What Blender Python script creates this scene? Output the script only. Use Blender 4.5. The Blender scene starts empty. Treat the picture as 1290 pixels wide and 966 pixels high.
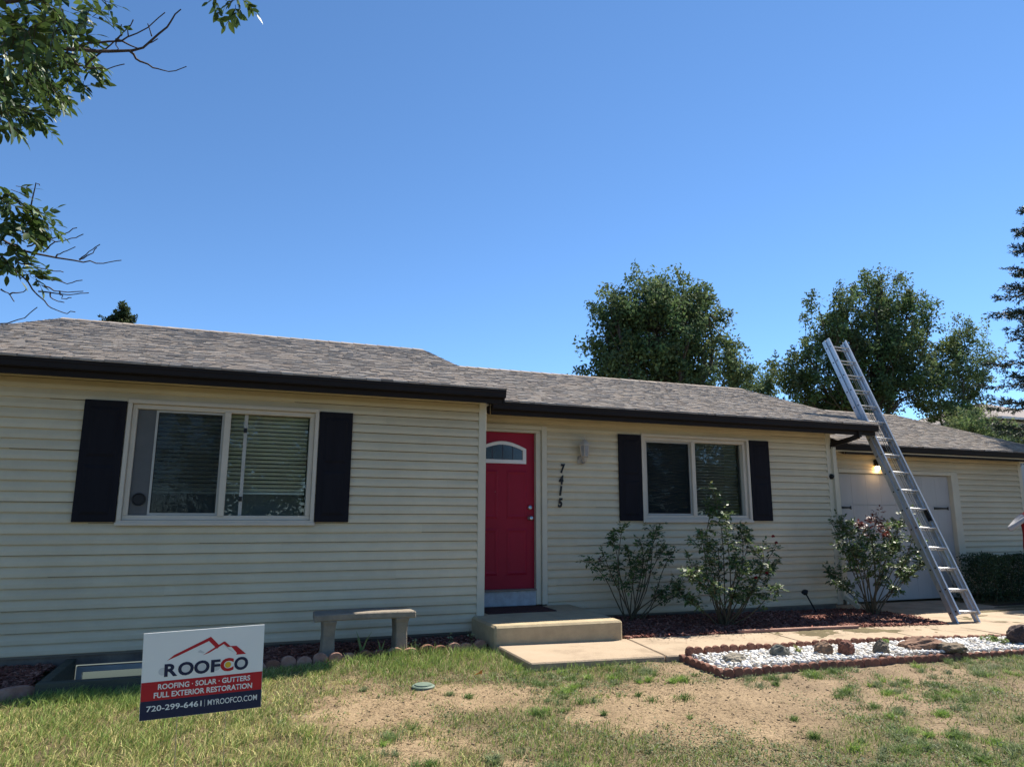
import bpy, bmesh, math, random
import numpy as np
from mathutils import Vector, Matrix
random.seed(7); rng = np.random.default_rng(11)
R = math.radians
scn = bpy.context.scene
COL = scn.collection

# ------------------------------------------------------------------ camera
CAM = Vector((-2.632, -8.061, 1.4605)); YAW, PITCH, ROLL, FPX = 0.3573, 0.1872, 0.0038, 878.6
fw = Vector((math.sin(YAW)*math.cos(PITCH), math.cos(YAW)*math.cos(PITCH), math.sin(PITCH)))
r0 = Vector((math.cos(YAW), -math.sin(YAW), 0)); u0 = r0.cross(fw)
rt = r0*math.cos(ROLL) + u0*math.sin(ROLL); up = u0*math.cos(ROLL) - r0*math.sin(ROLL)
cd = bpy.data.cameras.new('camera'); cam = bpy.data.objects.new('camera', cd); COL.objects.link(cam)
cam.matrix_world = Matrix((( rt.x, up.x, -fw.x, CAM.x), (rt.y, up.y, -fw.y, CAM.y), (rt.z, up.z, -fw.z, CAM.z), (0, 0, 0, 1)))
cd.sensor_fit = 'HORIZONTAL'; cd.sensor_width = 36.0; cd.lens = 36.0*FPX/1290.0
cd.clip_start = 0.05; cd.clip_end = 2000
scn.camera = cam
def at(px, py, dist):                       # a point seen at photo pixel (px, py), dist metres away
    d = fw + rt*((px-645)/FPX) - up*((py-483)/FPX)
    return CAM + d.normalized()*dist
def atZ(px, py, z):
    d = fw + rt*((px-645)/FPX) - up*((py-483)/FPX)
    return CAM + d*((z-CAM.z)/d.z)
def atY(px, py, Y):
    d = fw + rt*((px-645)/FPX) - up*((py-483)/FPX)
    return CAM + d*((Y-CAM.y)/d.y)

# ------------------------------------------------------------------ sky, sun, exposure
SUN = Vector((0.72, 0.315, 1.0)).normalized()
ELEV = math.asin(SUN.z); AZ = math.atan2(SUN.x, SUN.y)
world = bpy.data.worlds.new('World'); scn.world = world; world.use_nodes = True
wn = world.node_tree.nodes; wl = world.node_tree.links
bgn = wn.get('Background'); sky = wn.new('ShaderNodeTexSky'); sky.sky_type = 'NISHITA'
sky.sun_disc = False; sky.sun_elevation = ELEV; sky.sun_rotation = AZ
sky.altitude = 1700; sky.air_density = 0.85; sky.dust_density = 0.0; sky.ozone_density = 6.0
hsv = wn.new('ShaderNodeHueSaturation'); hsv.inputs['Saturation'].default_value = 1.05; hsv.inputs['Hue'].default_value = 0.496
wl.new(sky.outputs['Color'], hsv.inputs['Color']); wl.new(hsv.outputs['Color'], bgn.inputs['Color']); bgn.inputs['Strength'].default_value = 0.09
sl = bpy.data.lights.new('sun', 'SUN'); sun = bpy.data.objects.new('sun', sl); COL.objects.link(sun)
sl.energy = 4.6; sl.angle = R(0.53); sl.color = (1.0, 0.93, 0.82)
sun.rotation_euler = SUN.to_track_quat('Z', 'Y').to_euler(); sun.location = (20, 10, 28)
vs = scn.view_settings; vs.view_transform = 'Standard'; vs.look = 'None'; vs.gamma = 1.0
vs.use_curve_mapping = False; vs.exposure = 1.22

# ------------------------------------------------------------------ materials
MATS = {}
def mat(name, c1, c2=None, scale=8.0, rough=0.7, bump=0.0, bscale=60.0, spec=0.3, metal=0.0, c3=None, detail=6, stretch=(1, 1, 1), coat=0):
    if name in MATS: return MATS[name]
    m = bpy.data.materials.new(name); m.use_nodes = True; nt = m.node_tree; b = nt.nodes['Principled BSDF']
    b.inputs['Roughness'].default_value = rough; b.inputs['Metallic'].default_value = metal
    b.inputs['Specular IOR Level'].default_value = spec
    if coat: b.inputs['Coat Weight'].default_value = coat
    geo = nt.nodes.new('ShaderNodeNewGeometry'); mp = nt.nodes.new('ShaderNodeMapping'); mp.inputs['Scale'].default_value = stretch
    nt.links.new(geo.outputs['Position'], mp.inputs['Vector'])
    if c2 is None: c2 = tuple(v*0.82 for v in c1)
    n = nt.nodes.new('ShaderNodeTexNoise'); n.inputs['Scale'].default_value = scale; n.inputs['Detail'].default_value = detail; n.inputs['Roughness'].default_value = 0.65
    nt.links.new(mp.outputs[0], n.inputs['Vector'])
    cr = nt.nodes.new('ShaderNodeValToRGB'); e = cr.color_ramp.elements
    e[0].position = 0.33; e[0].color = (*c2, 1); e[1].position = 0.67; e[1].color = (*c1, 1)
    if c3 is not None:
        k = cr.color_ramp.elements.new(0.5); k.color = (*c3, 1)
    nt.links.new(n.outputs['Fac'], cr.inputs['Fac']); nt.links.new(cr.outputs['Color'], b.inputs['Base Color'])
    if bump:
        n2 = nt.nodes.new('ShaderNodeTexNoise'); n2.inputs['Scale'].default_value = bscale; n2.inputs['Detail'].default_value = 5
        nt.links.new(mp.outputs[0], n2.inputs['Vector'])
        bp = nt.nodes.new('ShaderNodeBump'); bp.inputs['Strength'].default_value = bump; bp.inputs['Distance'].default_value = 0.01
        nt.links.new(n2.outputs['Fac'], bp.inputs['Height']); nt.links.new(bp.outputs[0], b.inputs['Normal'])
    MATS[name] = m; return m
def vmat(name, rough=0.8, transl=0.0, spec=0.2, noise=0.0, nscale=40.0, bump=0.0):
    """colour from each piece's own colour attribute"""
    if name in MATS: return MATS[name]
    m = bpy.data.materials.new(name); m.use_nodes = True; nt = m.node_tree; b = nt.nodes['Principled BSDF']
    b.inputs['Roughness'].default_value = rough; b.inputs['Specular IOR Level'].default_value = spec
    a = nt.nodes.new('ShaderNodeAttribute'); a.attribute_name = 'Col'; col = a.outputs['Color']
    if noise or bump:
        n = nt.nodes.new('ShaderNodeTexNoise'); n.inputs['Scale'].default_value = nscale; n.inputs['Detail'].default_value = 4
        g = nt.nodes.new('ShaderNodeNewGeometry'); nt.links.new(g.outputs['Position'], n.inputs['Vector'])
    if noise:
        mx = nt.nodes.new('ShaderNodeMix'); mx.data_type = 'RGBA'; mx.blend_type = 'MULTIPLY'; mx.inputs['Factor'].default_value = 1
        rm = nt.nodes.new('ShaderNodeMapRange'); rm.inputs['From Min'].default_value = 0.3; rm.inputs['From Max'].default_value = 0.7
        rm.inputs['To Min'].default_value = 1-noise; rm.inputs['To Max'].default_value = 1+noise
        nt.links.new(n.outputs['Fac'], rm.inputs['Value'])
        nt.links.new(col, mx.inputs['A']); nt.links.new(rm.outputs[0], mx.inputs['B']); col = mx.outputs['Result']
    if bump:
        bp = nt.nodes.new('ShaderNodeBump'); bp.inputs['Strength'].default_value = bump; bp.inputs['Distance'].default_value = 0.02
        nt.links.new(n.outputs['Fac'], bp.inputs['Height']); nt.links.new(bp.outputs[0], b.inputs['Normal'])
    nt.links.new(col, b.inputs['Base Color'])
    if transl:
        t = nt.nodes.new('ShaderNodeBsdfTranslucent'); ms = nt.nodes.new('ShaderNodeMixShader'); ms.inputs[0].default_value = transl
        hs = nt.nodes.new('ShaderNodeHueSaturation'); hs.inputs['Value'].default_value = 1.5; hs.inputs['Hue'].default_value = 0.485
        nt.links.new(col, hs.inputs['Color']); nt.links.new(hs.outputs[0], t.inputs['Color'])
        nt.links.new(b.outputs[0], ms.inputs[1]); nt.links.new(t.outputs[0], ms.inputs[2])
        nt.links.new(ms.outputs[0], nt.nodes['Material Output'].inputs['Surface'])
    MATS[name] = m; return m
def glass_mat(name, tint=(0.84, 0.88, 0.87), refl=0.04):
    m = bpy.data.materials.new(name); m.use_nodes = True; nt = m.node_tree; nt.nodes.remove(nt.nodes['Principled BSDF'])
    tr = nt.nodes.new('ShaderNodeBsdfTransparent'); tr.inputs['Color'].default_value = (*tint, 1)
    gl = nt.nodes.new('ShaderNodeBsdfGlossy'); gl.inputs['Roughness'].default_value = 0.01; gl.inputs['Color'].default_value = (0.9, 0.95, 1, 1)
    n = nt.nodes.new('ShaderNodeTexNoise'); n.inputs['Scale'].default_value = 3.5; bp = nt.nodes.new('ShaderNodeBump'); bp.inputs['Strength'].default_value = 0.05; bp.inputs['Distance'].default_value = 0.01
    g = nt.nodes.new('ShaderNodeNewGeometry'); nt.links.new(g.outputs['Position'], n.inputs['Vector']); nt.links.new(n.outputs['Fac'], bp.inputs['Height']); nt.links.new(bp.outputs[0], gl.inputs['Normal'])
    fr = nt.nodes.new('ShaderNodeLayerWeight'); fr.inputs['Blend'].default_value = 0.5
    pw = nt.nodes.new('ShaderNodeMath'); pw.operation = 'POWER'; pw.inputs[1].default_value = 4; nt.links.new(fr.outputs['Facing'], pw.inputs[0])
    ad = nt.nodes.new('ShaderNodeMath'); ad.operation = 'MULTIPLY_ADD'; ad.inputs[1].default_value = .7; ad.inputs[2].default_value = refl; nt.links.new(pw.outputs[0], ad.inputs[0])
    ms = nt.nodes.new('ShaderNodeMixShader'); nt.links.new(ad.outputs[0], ms.inputs[0]); nt.links.new(tr.outputs[0], ms.inputs[1]); nt.links.new(gl.outputs[0], ms.inputs[2])
    nt.links.new(ms.outputs[0], nt.nodes['Material Output'].inputs['Surface']); MATS[name] = m; return m
def screen_mat(name):
    m = bpy.data.materials.new(name); m.use_nodes = True; nt = m.node_tree; b = nt.nodes['Principled BSDF']
    b.inputs['Base Color'].default_value = (0.016, 0.020, 0.022, 1); b.inputs['Roughness'].default_value = 0.8; b.inputs['Specular IOR Level'].default_value = 0.1
    tr = nt.nodes.new('ShaderNodeBsdfTransparent'); ms = nt.nodes.new('ShaderNodeMixShader'); ms.inputs[0].default_value = 0.36
    nt.links.new(tr.outputs[0], ms.inputs[1]); nt.links.new(b.outputs[0], ms.inputs[2]); nt.links.new(ms.outputs[0], nt.nodes['Material Output'].inputs['Surface'])
    MATS[name] = m; return m
M_SIDING = mat('vinyl_siding', (0.585, 0.505, 0.355), (0.555, 0.48, 0.34), scale=2.2, rough=0.48, bump=0.06, bscale=90, stretch=(0.4, 1, 3))
def board_tone(m, lo, hi):
    nt = m.node_tree; b = nt.nodes['Principled BSDF']; src = b.inputs['Base Color'].links[0].from_socket
    oi = nt.nodes.new('ShaderNodeObjectInfo'); mr = nt.nodes.new('ShaderNodeMapRange'); mr.inputs['To Min'].default_value = lo; mr.inputs['To Max'].default_value = hi; nt.links.new(oi.outputs['Random'], mr.inputs['Value'])
    n = nt.nodes.new('ShaderNodeTexNoise'); n.inputs['Scale'].default_value = 1.1; n.inputs['Detail'].default_value = 8; n.inputs['Roughness'].default_value = .75; g = nt.nodes.new('ShaderNodeNewGeometry'); nt.links.new(g.outputs['Position'], n.inputs['Vector'])
    m2 = nt.nodes.new('ShaderNodeMapRange'); m2.inputs['From Min'].default_value = .35; m2.inputs['From Max'].default_value = .62; m2.inputs['To Min'].default_value = .86; m2.inputs['To Max'].default_value = 1.0; nt.links.new(n.outputs['Fac'], m2.inputs['Value'])
    mu = nt.nodes.new('ShaderNodeMath'); mu.operation = 'MULTIPLY'; nt.links.new(mr.outputs[0], mu.inputs[0]); nt.links.new(m2.outputs[0], mu.inputs[1])
    mx = nt.nodes.new('ShaderNodeMix'); mx.data_type = 'RGBA'; mx.blend_type = 'MULTIPLY'; mx.inputs['Factor'].default_value = 1; nt.links.new(src, mx.inputs['A']); nt.links.new(mu.outputs[0], mx.inputs['B']); nt.links.new(mx.outputs['Result'], b.inputs['Base Color'])
board_tone(M_SIDING, .95, 1.04)
M_TRIM = mat('cream_trim', (0.54, 0.495, 0.385), (0.48, 0.44, 0.345), scale=3, rough=0.5)
M_FRAME = mat('beige_window_frame', (0.55, 0.48, 0.39), (0.50, 0.44, 0.36), scale=5, rough=0.5)
M_SASH = mat('grey_sash', (0.42, 0.40, 0.36), scale=6, rough=0.5)
M_DARK = mat('dark_brown_metal', (0.019, 0.014, 0.013), (0.014, 0.011, 0.010), scale=3, rough=0.6, spec=0.15)
M_SHUT = mat('navy_shutter', (0.013, 0.0125, 0.017), (0.010, 0.0095, 0.013), scale=5, rough=0.75, spec=0.12, bump=0.05, bscale=120, stretch=(3, 3, .4))
M_RED = mat('red_door_paint', (0.29, 0.009, 0.030), (0.25, 0.008, 0.025), scale=2.5, rough=0.5, spec=0.2)
M_WHITE = mat('white_paint', (0.74, 0.72, 0.68), (0.66, 0.64, 0.6), scale=4, rough=0.5)
M_KICK = mat('scuffed_blue_grey_paint', (0.40, 0.43, 0.46), (0.30, 0.31, 0.32), scale=14, rough=0.7, bump=0.1)
M_GAR = mat('garage_door_paint', (0.40, 0.395, 0.385), (0.36, 0.355, 0.345), scale=1.6, rough=0.55, bump=0.04, bscale=60, stretch=(3, 3, .5))
M_CONC = mat('warm_concrete', (0.375, 0.29, 0.205), (0.25, 0.19, 0.13), scale=2.6, rough=0.9, bump=0.5, bscale=140, c3=(0.35, 0.27, 0.187), detail=10)
M_STEP = mat('step_concrete', (0.43, 0.345, 0.215), (0.33, 0.265, 0.165), scale=7, rough=0.9, bump=0.5, bscale=110, detail=10)
M_FOUND = mat('foundation_concrete', (0.20, 0.17, 0.14), (0.11, 0.095, 0.085), scale=6, rough=0.95, bump=0.4, bscale=60)
M_BENCH = mat('bench_concrete', (0.27, 0.23, 0.18), (0.19, 0.165, 0.13), scale=12, rough=0.9, bump=0.5, bscale=90, detail=9)
M_BLIND = mat('blind_slat', (0.78, 0.77, 0.70), scale=3, rough=0.6)
M_INT = mat('interior_wall', (0.22, 0.20, 0.17), scale=2, rough=0.9)
M_BLACK = mat('black_metal', (0.010, 0.010, 0.012), scale=5, rough=0.45)
M_STEEL = mat('brushed_steel', (0.55, 0.55, 0.54), scale=20, rough=0.3, metal=1.0)
M_ALU = mat('ladder_aluminium', (0.62, 0.63, 0.64), (0.50, 0.51, 0.52), scale=9, rough=0.42, metal=0.85, bump=0.05, bscale=30, stretch=(1, 1, .2))
M_RUNG = mat('rung_aluminium', (0.72, 0.72, 0.71), (0.6, 0.6, 0.6), scale=14, rough=0.5, metal=0.5)
M_TERRA = mat('terracotta_edging', (0.25, 0.115, 0.075), (0.16, 0.07, 0.048), scale=16, rough=0.9, bump=0.4, bscale=90, c3=(0.20, 0.095, 0.065))
M_PINK = mat('pale_pink_edging', (0.40, 0.25, 0.19), (0.27, 0.15, 0.11), scale=12, rough=0.9, bump=0.4, bscale=90, c3=(0.34, 0.19, 0.14))
M_BARK = mat('bark', (0.12, 0.09, 0.065), (0.055, 0.042, 0.032), scale=18, rough=0.95, bump=0.6, bscale=40, stretch=(1, 1, .3))
M_TWIG = mat('dark_twig', (0.075, 0.055, 0.045), (0.045, 0.033, 0.028), scale=30, rough=0.85)
M_CANE = mat('rose_cane', (0.10, 0.075, 0.045), (0.055, 0.05, 0.025), scale=25, rough=0.8)
M_WELL = mat('weathered_green_timber', (0.085, 0.085, 0.062), (0.05, 0.052, 0.04), scale=9, rough=0.9, bump=0.4, bscale=40, stretch=(.3, 3, 3))
M_GLASS = glass_mat('window_glass'); M_GLASSD = glass_mat('door_glass', (0.12, 0.15, 0.2), 0.02)
M_SCREEN = screen_mat('insect_screen')
M_LEAF = vmat('leaf', rough=0.5, transl=0.22, spec=0.3); M_FAR = vmat('far_leaf', rough=0.75, transl=0.25, spec=0.08)
M_ROSE = vmat('rose_leaf', rough=0.48, transl=0.22, spec=0.35)
M_NEEDLE = vmat('needle', rough=0.6, transl=0.08)
M_GRASS = vmat('grass_blade', rough=0.65, transl=0.25)
M_SHING = vmat('shingle', rough=0.95, noise=0.28, nscale=160, bump=0.35)
M_STONE = vmat('white_stone', rough=0.7, noise=0.08, nscale=60)
M_MULCH = vmat('bark_mulch', rough=0.9, noise=0.25, nscale=90)

# ------------------------------------------------------------------ builders
WL = {}                                      # world location of every parent
def tag(o, label=None, cat=None, group=None, kind=None):
    if label: o['label'] = label
    if cat: o['category'] = cat
    if group: o['group'] = group
    if kind: o['kind'] = kind
    return o
def empty(name, loc, label=None, cat=None, group=None, kind=None):
    o = bpy.data.objects.new(name, None); COL.objects.link(o); o.location = loc; o.empty_display_size = .2
    WL[o] = Vector(loc); return tag(o, label, cat, group, kind)
def link(name, me, loc, parent=None, m=None):
    o = bpy.data.objects.new(name, me); COL.objects.link(o)
    if m is not None and len(me.materials) == 0: me.materials.append(m)
    WL[o] = Vector(loc)
    if parent is not None:
        o.parent = parent; o.location = Vector(loc) - WL[parent]
    else: o.location = loc
    return o
def np_obj(name, V, F, m, parent=None, col=None, smooth=False):
    """one mesh object from an array of world points and an (n,k) array of faces"""
    V = np.asarray(V, dtype=np.float64); F = np.asarray(F, dtype=np.int32)
    c = np.array([(V[:, 0].min()+V[:, 0].max())/2, (V[:, 1].min()+V[:, 1].max())/2, V[:, 2].min()])
    me = bpy.data.meshes.new(name); n, k = F.shape
    me.vertices.add(len(V)); me.vertices.foreach_set('co', (V-c).astype(np.float32).ravel())
    me.loops.add(n*k); me.loops.foreach_set('vertex_index', F.ravel())
    me.polygons.add(n); me.polygons.foreach_set('loop_start', np.arange(0, n*k, k, dtype=np.int32))
    if smooth: me.polygons.foreach_set('use_smooth', np.ones(n, dtype=bool))
    me.update(calc_edges=True)
    if col is not None:
        a = me.color_attributes.new('Col', 'FLOAT_COLOR', 'POINT'); cc = np.ones((len(V), 4), dtype=np.float32); cc[:, :3] = col
        a.data.foreach_set('color', cc.ravel())
    return link(name, me, Vector(c), parent, m)
class MB:
    def __init__(s): s.v = []; s.f = []
    def add(s, vs, fs):
        o = len(s.v); s.v += [tuple(v) for v in vs]; s.f += [tuple(i+o for i in f) for f in fs]; return s
    def box(s, x0, x1, y0, y1, z0, z1):
        return s.add([(x0, y0, z0), (x1, y0, z0), (x1, y1, z0), (x0, y1, z0), (x0, y0, z1), (x1, y0, z1), (x1, y1, z1), (x0, y1, z1)],
                     [(0, 3, 2, 1), (4, 5, 6, 7), (0, 1, 5, 4), (1, 2, 6, 5), (2, 3, 7, 6), (3, 0, 4, 7)])
    def prism(s, poly, d):                   # closed polygon extruded by vector d
        n = len(poly); d = Vector(d); P = [Vector(p) for p in poly]
        return s.add(P + [p+d for p in P], [tuple(range(n))[::-1], tuple(range(n, 2*n))] + [(i, (i+1) % n, n+(i+1) % n, n+i) for i in range(n)])
    def beam(s, a, b, w, h, upv=(0, 0, 1)):
        a, b = Vector(a), Vector(b); d = (b-a).normalized(); sd = d.cross(Vector(upv)).normalized(); u = sd.cross(d)
        P = [a-sd*w/2-u*h/2, a+sd*w/2-u*h/2, a+sd*w/2+u*h/2, a-sd*w/2+u*h/2]
        return s.prism(P, b-a)
    def tube(s, pts, rad, n=7):
        pts = [Vector(p) for p in pts]; N = len(pts)
        if not hasattr(rad, '__len__'): rad = [rad]*N
        ring = []; ref = Vector((0.3, 0.2, 1)).normalized()
        for i in range(N):
            d = (pts[min(i+1, N-1)]-pts[max(i-1, 0)]).normalized()
            if abs(d.dot(ref)) > .95: ref = Vector((1, .1, .1)).normalized()
            a = d.cross(ref).normalized(); b = d.cross(a)
            ring += [pts[i]+(a*math.cos(t)+b*math.sin(t))*rad[i] for t in [2*math.pi*k/n for k in range(n)]]
        fs = [(i*n+k, i*n+(k+1) % n, (i+1)*n+(k+1) % n, (i+1)*n+k) for i in range(N-1) for k in range(n)]
        fs += [tuple(range(n))[::-1], tuple((N-1)*n+k for k in range(n))]
        return s.add(ring, fs)
    def lathe(s, c, prof, n=16, ax=(0, 0, 1)):
        c = Vector(c); q = Vector(ax).to_track_quat('Z', 'Y'); ring = []
        for (r, z) in prof: ring += [c + q @ Vector((r*math.cos(2*math.pi*k/n), r*math.sin(2*math.pi*k/n), z)) for k in range(n)]
        N = len(prof)
        fs = [(i*n+k, i*n+(k+1) % n, (i+1)*n+(k+1) % n, (i+1)*n+k) for i in range(N-1) for k in range(n)]
        fs += [tuple(range(n))[::-1], tuple((N-1)*n+k for k in range(n))]
        return s.add(ring, fs)
    def build(s, name, m, parent=None, smooth=False, bevel=0, seg=1):
        V = np.array([tuple(v) for v in s.v]); c = Vector(((V[:, 0].min()+V[:, 0].max())/2, (V[:, 1].min()+V[:, 1].max())/2, V[:, 2].min()))
        me = bpy.data.meshes.new(name); me.from_pydata([tuple(Vector(v)-c) for v in s.v], [], s.f)
        bm = bmesh.new(); bm.from_mesh(me); bmesh.ops.recalc_face_normals(bm, faces=bm.faces)
        if bevel:
            bmesh.ops.bevel(bm, geom=[e for e in bm.edges if e.calc_face_angle(0) > .5], offset=bevel, segments=seg, affect='EDGES', profile=0.6)
        bm.to_mesh(me); bm.free()
        if smooth:
            for p in me.polygons: p.use_smooth = True
        return link(name, me, c, parent, m)
def vnoise(X, Y, scale, seed):
    g = np.random.default_rng(seed).random((128, 128)); x = np.asarray(X)*scale+50; y = np.asarray(Y)*scale+50
    xi = np.floor(x).astype(int); yi = np.floor(y).astype(int); fx = x-xi; fy = y-yi; fx = fx*fx*(3-2*fx); fy = fy*fy*(3-2*fy)
    a = g[xi % 128, yi % 128]; b = g[(xi+1) % 128, yi % 128]; c = g[xi % 128, (yi+1) % 128]; d = g[(xi+1) % 128, (yi+1) % 128]
    return (a*(1-fx)+b*fx)*(1-fy)+(c*(1-fx)+d*fx)*fy
def fbm(X, Y, s, seed): return .5*vnoise(X, Y, s, seed)+.27*vnoise(X, Y, s*2.1, seed+1)+.15*vnoise(X, Y, s*4.3, seed+2)+.08*vnoise(X, Y, s*9, seed+3)
def sstep(a, b, x): t = np.clip((np.asarray(x, float)-a)/(b-a), 0, 1); return t*t*(3-2*t)
def lerp(a, b, t): return a+(b-a)*t

# ------------------------------------------------------------------ ground
def walk_z(x): return .135 - .0135*x
def zbase(X, Y):
    X = np.asarray(X, float); Y = np.asarray(Y, float)
    near = .085 - .085*sstep(-1.9, -3.3, X)*1.0
    z = near - .03*np.clip(-1.2-Y, 0, 9) * (1-.35*sstep(-2, -4, X))
    z = z - .05*sstep(3.5, 7, X)
    far = sstep(9, 40, np.hypot(X, Y+3)); return z*(1-far) + (-.25)*far
def zg(X, Y):
    near = 1-sstep(7, 14, np.hypot(np.asarray(X), np.asarray(Y)+3))
    return zbase(X, Y) + near*(.032*(fbm(X, Y, 2.2, 5)-.5) + .026*(fbm(X, Y, 7, 9)-.5))
def G(px, py): p = atZ(px, py, .02); return (p.x, p.y)
def blob(X, Y, px, py, rx, ry):              # soft round patch on the ground, about a point of the yard
    c = G(px, py); a = G(px-rx, py); b = G(px+rx, py); d = G(px, py-ry); e = G(px, py+ry)
    ux, uy = (b[0]-a[0])/2, (b[1]-a[1])/2; wx, wy = (d[0]-e[0])/2, (d[1]-e[1])/2; det = ux*wy-uy*wx
    dx, dy = X-c[0], Y-c[1]; s = (dx*wy-dy*wx)/det; t = (ux*dy-uy*dx)/det
    return np.exp(-(s*s+t*t)*1.1)
def dirt(X, Y):
    """0 = lawn, 1 = bare earth"""
    d = 0*X
    for (px, py, rx, ry, k) in ((470, 900, 95, 30, 1.05), (520, 945, 130, 30, .85), (610, 882, 110, 18, .95), (890, 888, 190, 40, 1.25), (1090, 880, 150, 26, .62), (760, 905, 90, 20, .7), (1020, 868, 120, 26, .9), (980, 930, 80, 30, .45), (1200, 905, 90, 30, .35), (660, 960, 60, 16, .8), (1120, 850, 140, 14, .9), (860, 850, 60, 12, .8), (1290, 870, 70, 22, .6), (430, 870, 60, 10, .4)):
        d = np.maximum(d, k*blob(X, Y, px, py, rx, ry))
    x0 = (X+1.6+.35*(Y+2)); right = sstep(0, 1.2, x0)
    d = d*.98 + .05*right + (fbm(X, Y, 1.9, 21)-.5)*.75 + (fbm(X, Y, 6, 31)-.5)*.75 + (fbm(X, Y, 15, 33)-.5)*.5
    for (px, py, rx, ry, k) in ((540, 838, 110, 15, 1.1), (735, 850, 100, 14, .45), (620, 845, 40, 10, .7), (760, 945, 120, 24, .35)): d = d - k*blob(X, Y, px, py, rx, ry)
    return np.clip(d, 0, 1)
xs = np.concatenate([-np.geomspace(500, 6.5, 28), np.arange(-6.3, 7.5, .06), np.geomspace(7.8, 500, 28)])
ys = np.concatenate([-np.geomspace(500, 6.5, 24), np.arange(-6.3, 1.3, .06), np.geomspace(1.5, 500, 30)])
GX, GY = np.meshgrid(xs, ys, indexing='ij'); GZ = zg(GX, GY); nx, ny = GX.shape
WELL = (-4.13, -2.55, -1.0, -.03)
V = np.stack([GX, GY, GZ], -1).reshape(-1, 3); I = np.arange(nx*ny).reshape(nx, ny)
F = np.stack([I[:-1, :-1], I[1:, :-1], I[1:, 1:], I[:-1, 1:]], -1).reshape(-1, 4)
cxf = V[F].mean(1); keep = ~((cxf[:, 0] > WELL[0]) & (cxf[:, 0] < WELL[1]) & (cxf[:, 1] > WELL[2]) & (cxf[:, 1] < .3)); F = F[keep]
dd = dirt(GX, GY).reshape(-1, 1); n1 = fbm(GX, GY, 3.1, 41).reshape(-1, 1)
sand = lerp(np.array([.16, .112, .064]), np.array([.31, .228, .138]), n1); soil = lerp(np.array([.075, .062, .032]), np.array([.15, .12, .062]), n1)
rightg = sstep(.2, 2.2, GX+.45*(GY+3)).reshape(-1, 1); sand = lerp(sand, np.array([.19, .138, .086])*(.6+.8*n1), rightg*.85)
gcol = lerp(soil, sand, sstep(.25, .7, dd))
ground = np_obj('ground', V, F, vmat('yard_earth', rough=.95, noise=.3, nscale=55, bump=.6), None, gcol, True); tag(ground, kind='structure')

# ------------------------------------------------------------------ house shell
HOUSE = empty('house', (0, .667, 0), 'single-storey cream vinyl-sided ranch house with red front door and attached garage', 'house')
D = .667; YG = 1.25; CH = .1016
def bands(z0, z1, ops):
    zs = sorted({z0, z1} | {z for o in ops for z in (o[2], o[3]) if z0 < z < z1}); return list(zip(zs[:-1], zs[1:]))
def spans(x0, x1, a, b, ops):
    cut = sorted((o[0], o[1]) for o in ops if o[2] < b-1e-6 and o[3] > a+1e-6); x = x0; out = []
    for c0, c1 in cut:
        if c0 > x: out.append((x, min(c0, x1)))
        x = max(x, c1)
    if x < x1: out.append((x, x1))
    return out
def wall(x0, x1, Y, z0, z1, ops, name='wall', phase=0):
    b = MB()
    for a, c in bands(z0-.02, z1, ops):
        for s, e in spans(x0, x1, a, c, ops): b.box(s, e, Y, Y+.1, a, c)
    w = b.build(name, M_INT, HOUSE)
    k = 0; z = z0
    while z < z1-.01:
        zt = min(z+CH, z1); seam = x0 + (x1-x0)*((.37+.41*k+phase) % 1.0); jog = .002*((k*7) % 3-1)
        for a, c in bands(z, zt, ops):
            for s, e in spans(x0, x1, a, c, ops):
                for s2, e2, dy in ((s, min(e, seam), 0.0), (max(s, seam), e, -.0015)):
                    if e2-s2 < .004: continue
                    def off(q):
                        t = (q-z)/CH
                        return -.031+.003*t/.45 if t < .45 else -.028+.022*(t-.45)/.55
                    ya, yc, ym = Y+off(a)+dy, Y+off(c)+dy, None; yb = Y-.002
                    mid = z+.45*CH
                    a0 = a
                    if a == z: a = a+.0075; ya = Y+off(a)+dy
                    prof = [(ya, a)] + ([(Y+off(mid)+dy, mid)] if a < mid < c else []) + [(yc, c+(.001 if c == zt else 0)), (yb, c+(.001 if c == zt else 0)), (yb, a0)]+([(Y-.006, a0)] if a0 != a else [])+([(Y-.006, a)] if a0 != a else [])
                    MB().prism([(s2, p[0], p[1]) for p in prof], (e2-s2, 0, 0)).build('siding_board', M_SIDING, w)
        z = zt; k += 1
    return w
W1 = (-3.849, -1.942, 1.359, 2.627); W2 = (2.587, 4.463, 1.384, 2.627); DOOR = (.057, .971, .53, 2.56); FR = 1.121
wall(-5.75, -.045, 0, .15, 2.85, [W1])
wall(.0, 6.0, D, .152, 2.82, [(-.1, FR, 0, 2.662), W2], phase=.2)
GD = (6.80, 9.46, .06, 2.205)
wall(6.08, 11.35, YG, .12, 2.55, [(GD[0]-.06, GD[1]+.17, 0, GD[3]+.075)], phase=.5)
# plain enclosing walls and the inner partition
MB().box(-5.75, -5.65, .1, 7.0, 0, 2.85).build('side_wall', M_SIDING, HOUSE)
MB().box(-.05, .0, .1, D+.1, .1, 2.85).build('side_wall', M_TRIM, HOUSE)
MB().box(5.96, 6.06, D+.1, 7.0, 0, 2.82).build('side_wall', M_SIDING, HOUSE)
MB().box(-5.65, 5.96, 6.9, 7.0, 0, 2.82).build('back_wall', M_SIDING, HOUSE)
MB().box(11.25, 11.35, YG+.1, 8.1, 0, 2.5).build('side_wall', M_SIDING, HOUSE)
MB().box(6.06, 11.25, 8.0, 8.1, 0, 2.5).build('back_wall', M_SIDING, HOUSE)
MB().box(-5.65, -.05, 2.6, 2.7, .3, 2.85).box(0, 5.96, 3.2, 3.3, .3, 2.82).box(-5.65, -.05, .12, 6.9, .22, .3).box(-.05, 5.96, D+.12, 6.9, .22, .3).build('inner_wall', M_INT, HOUSE)
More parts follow.
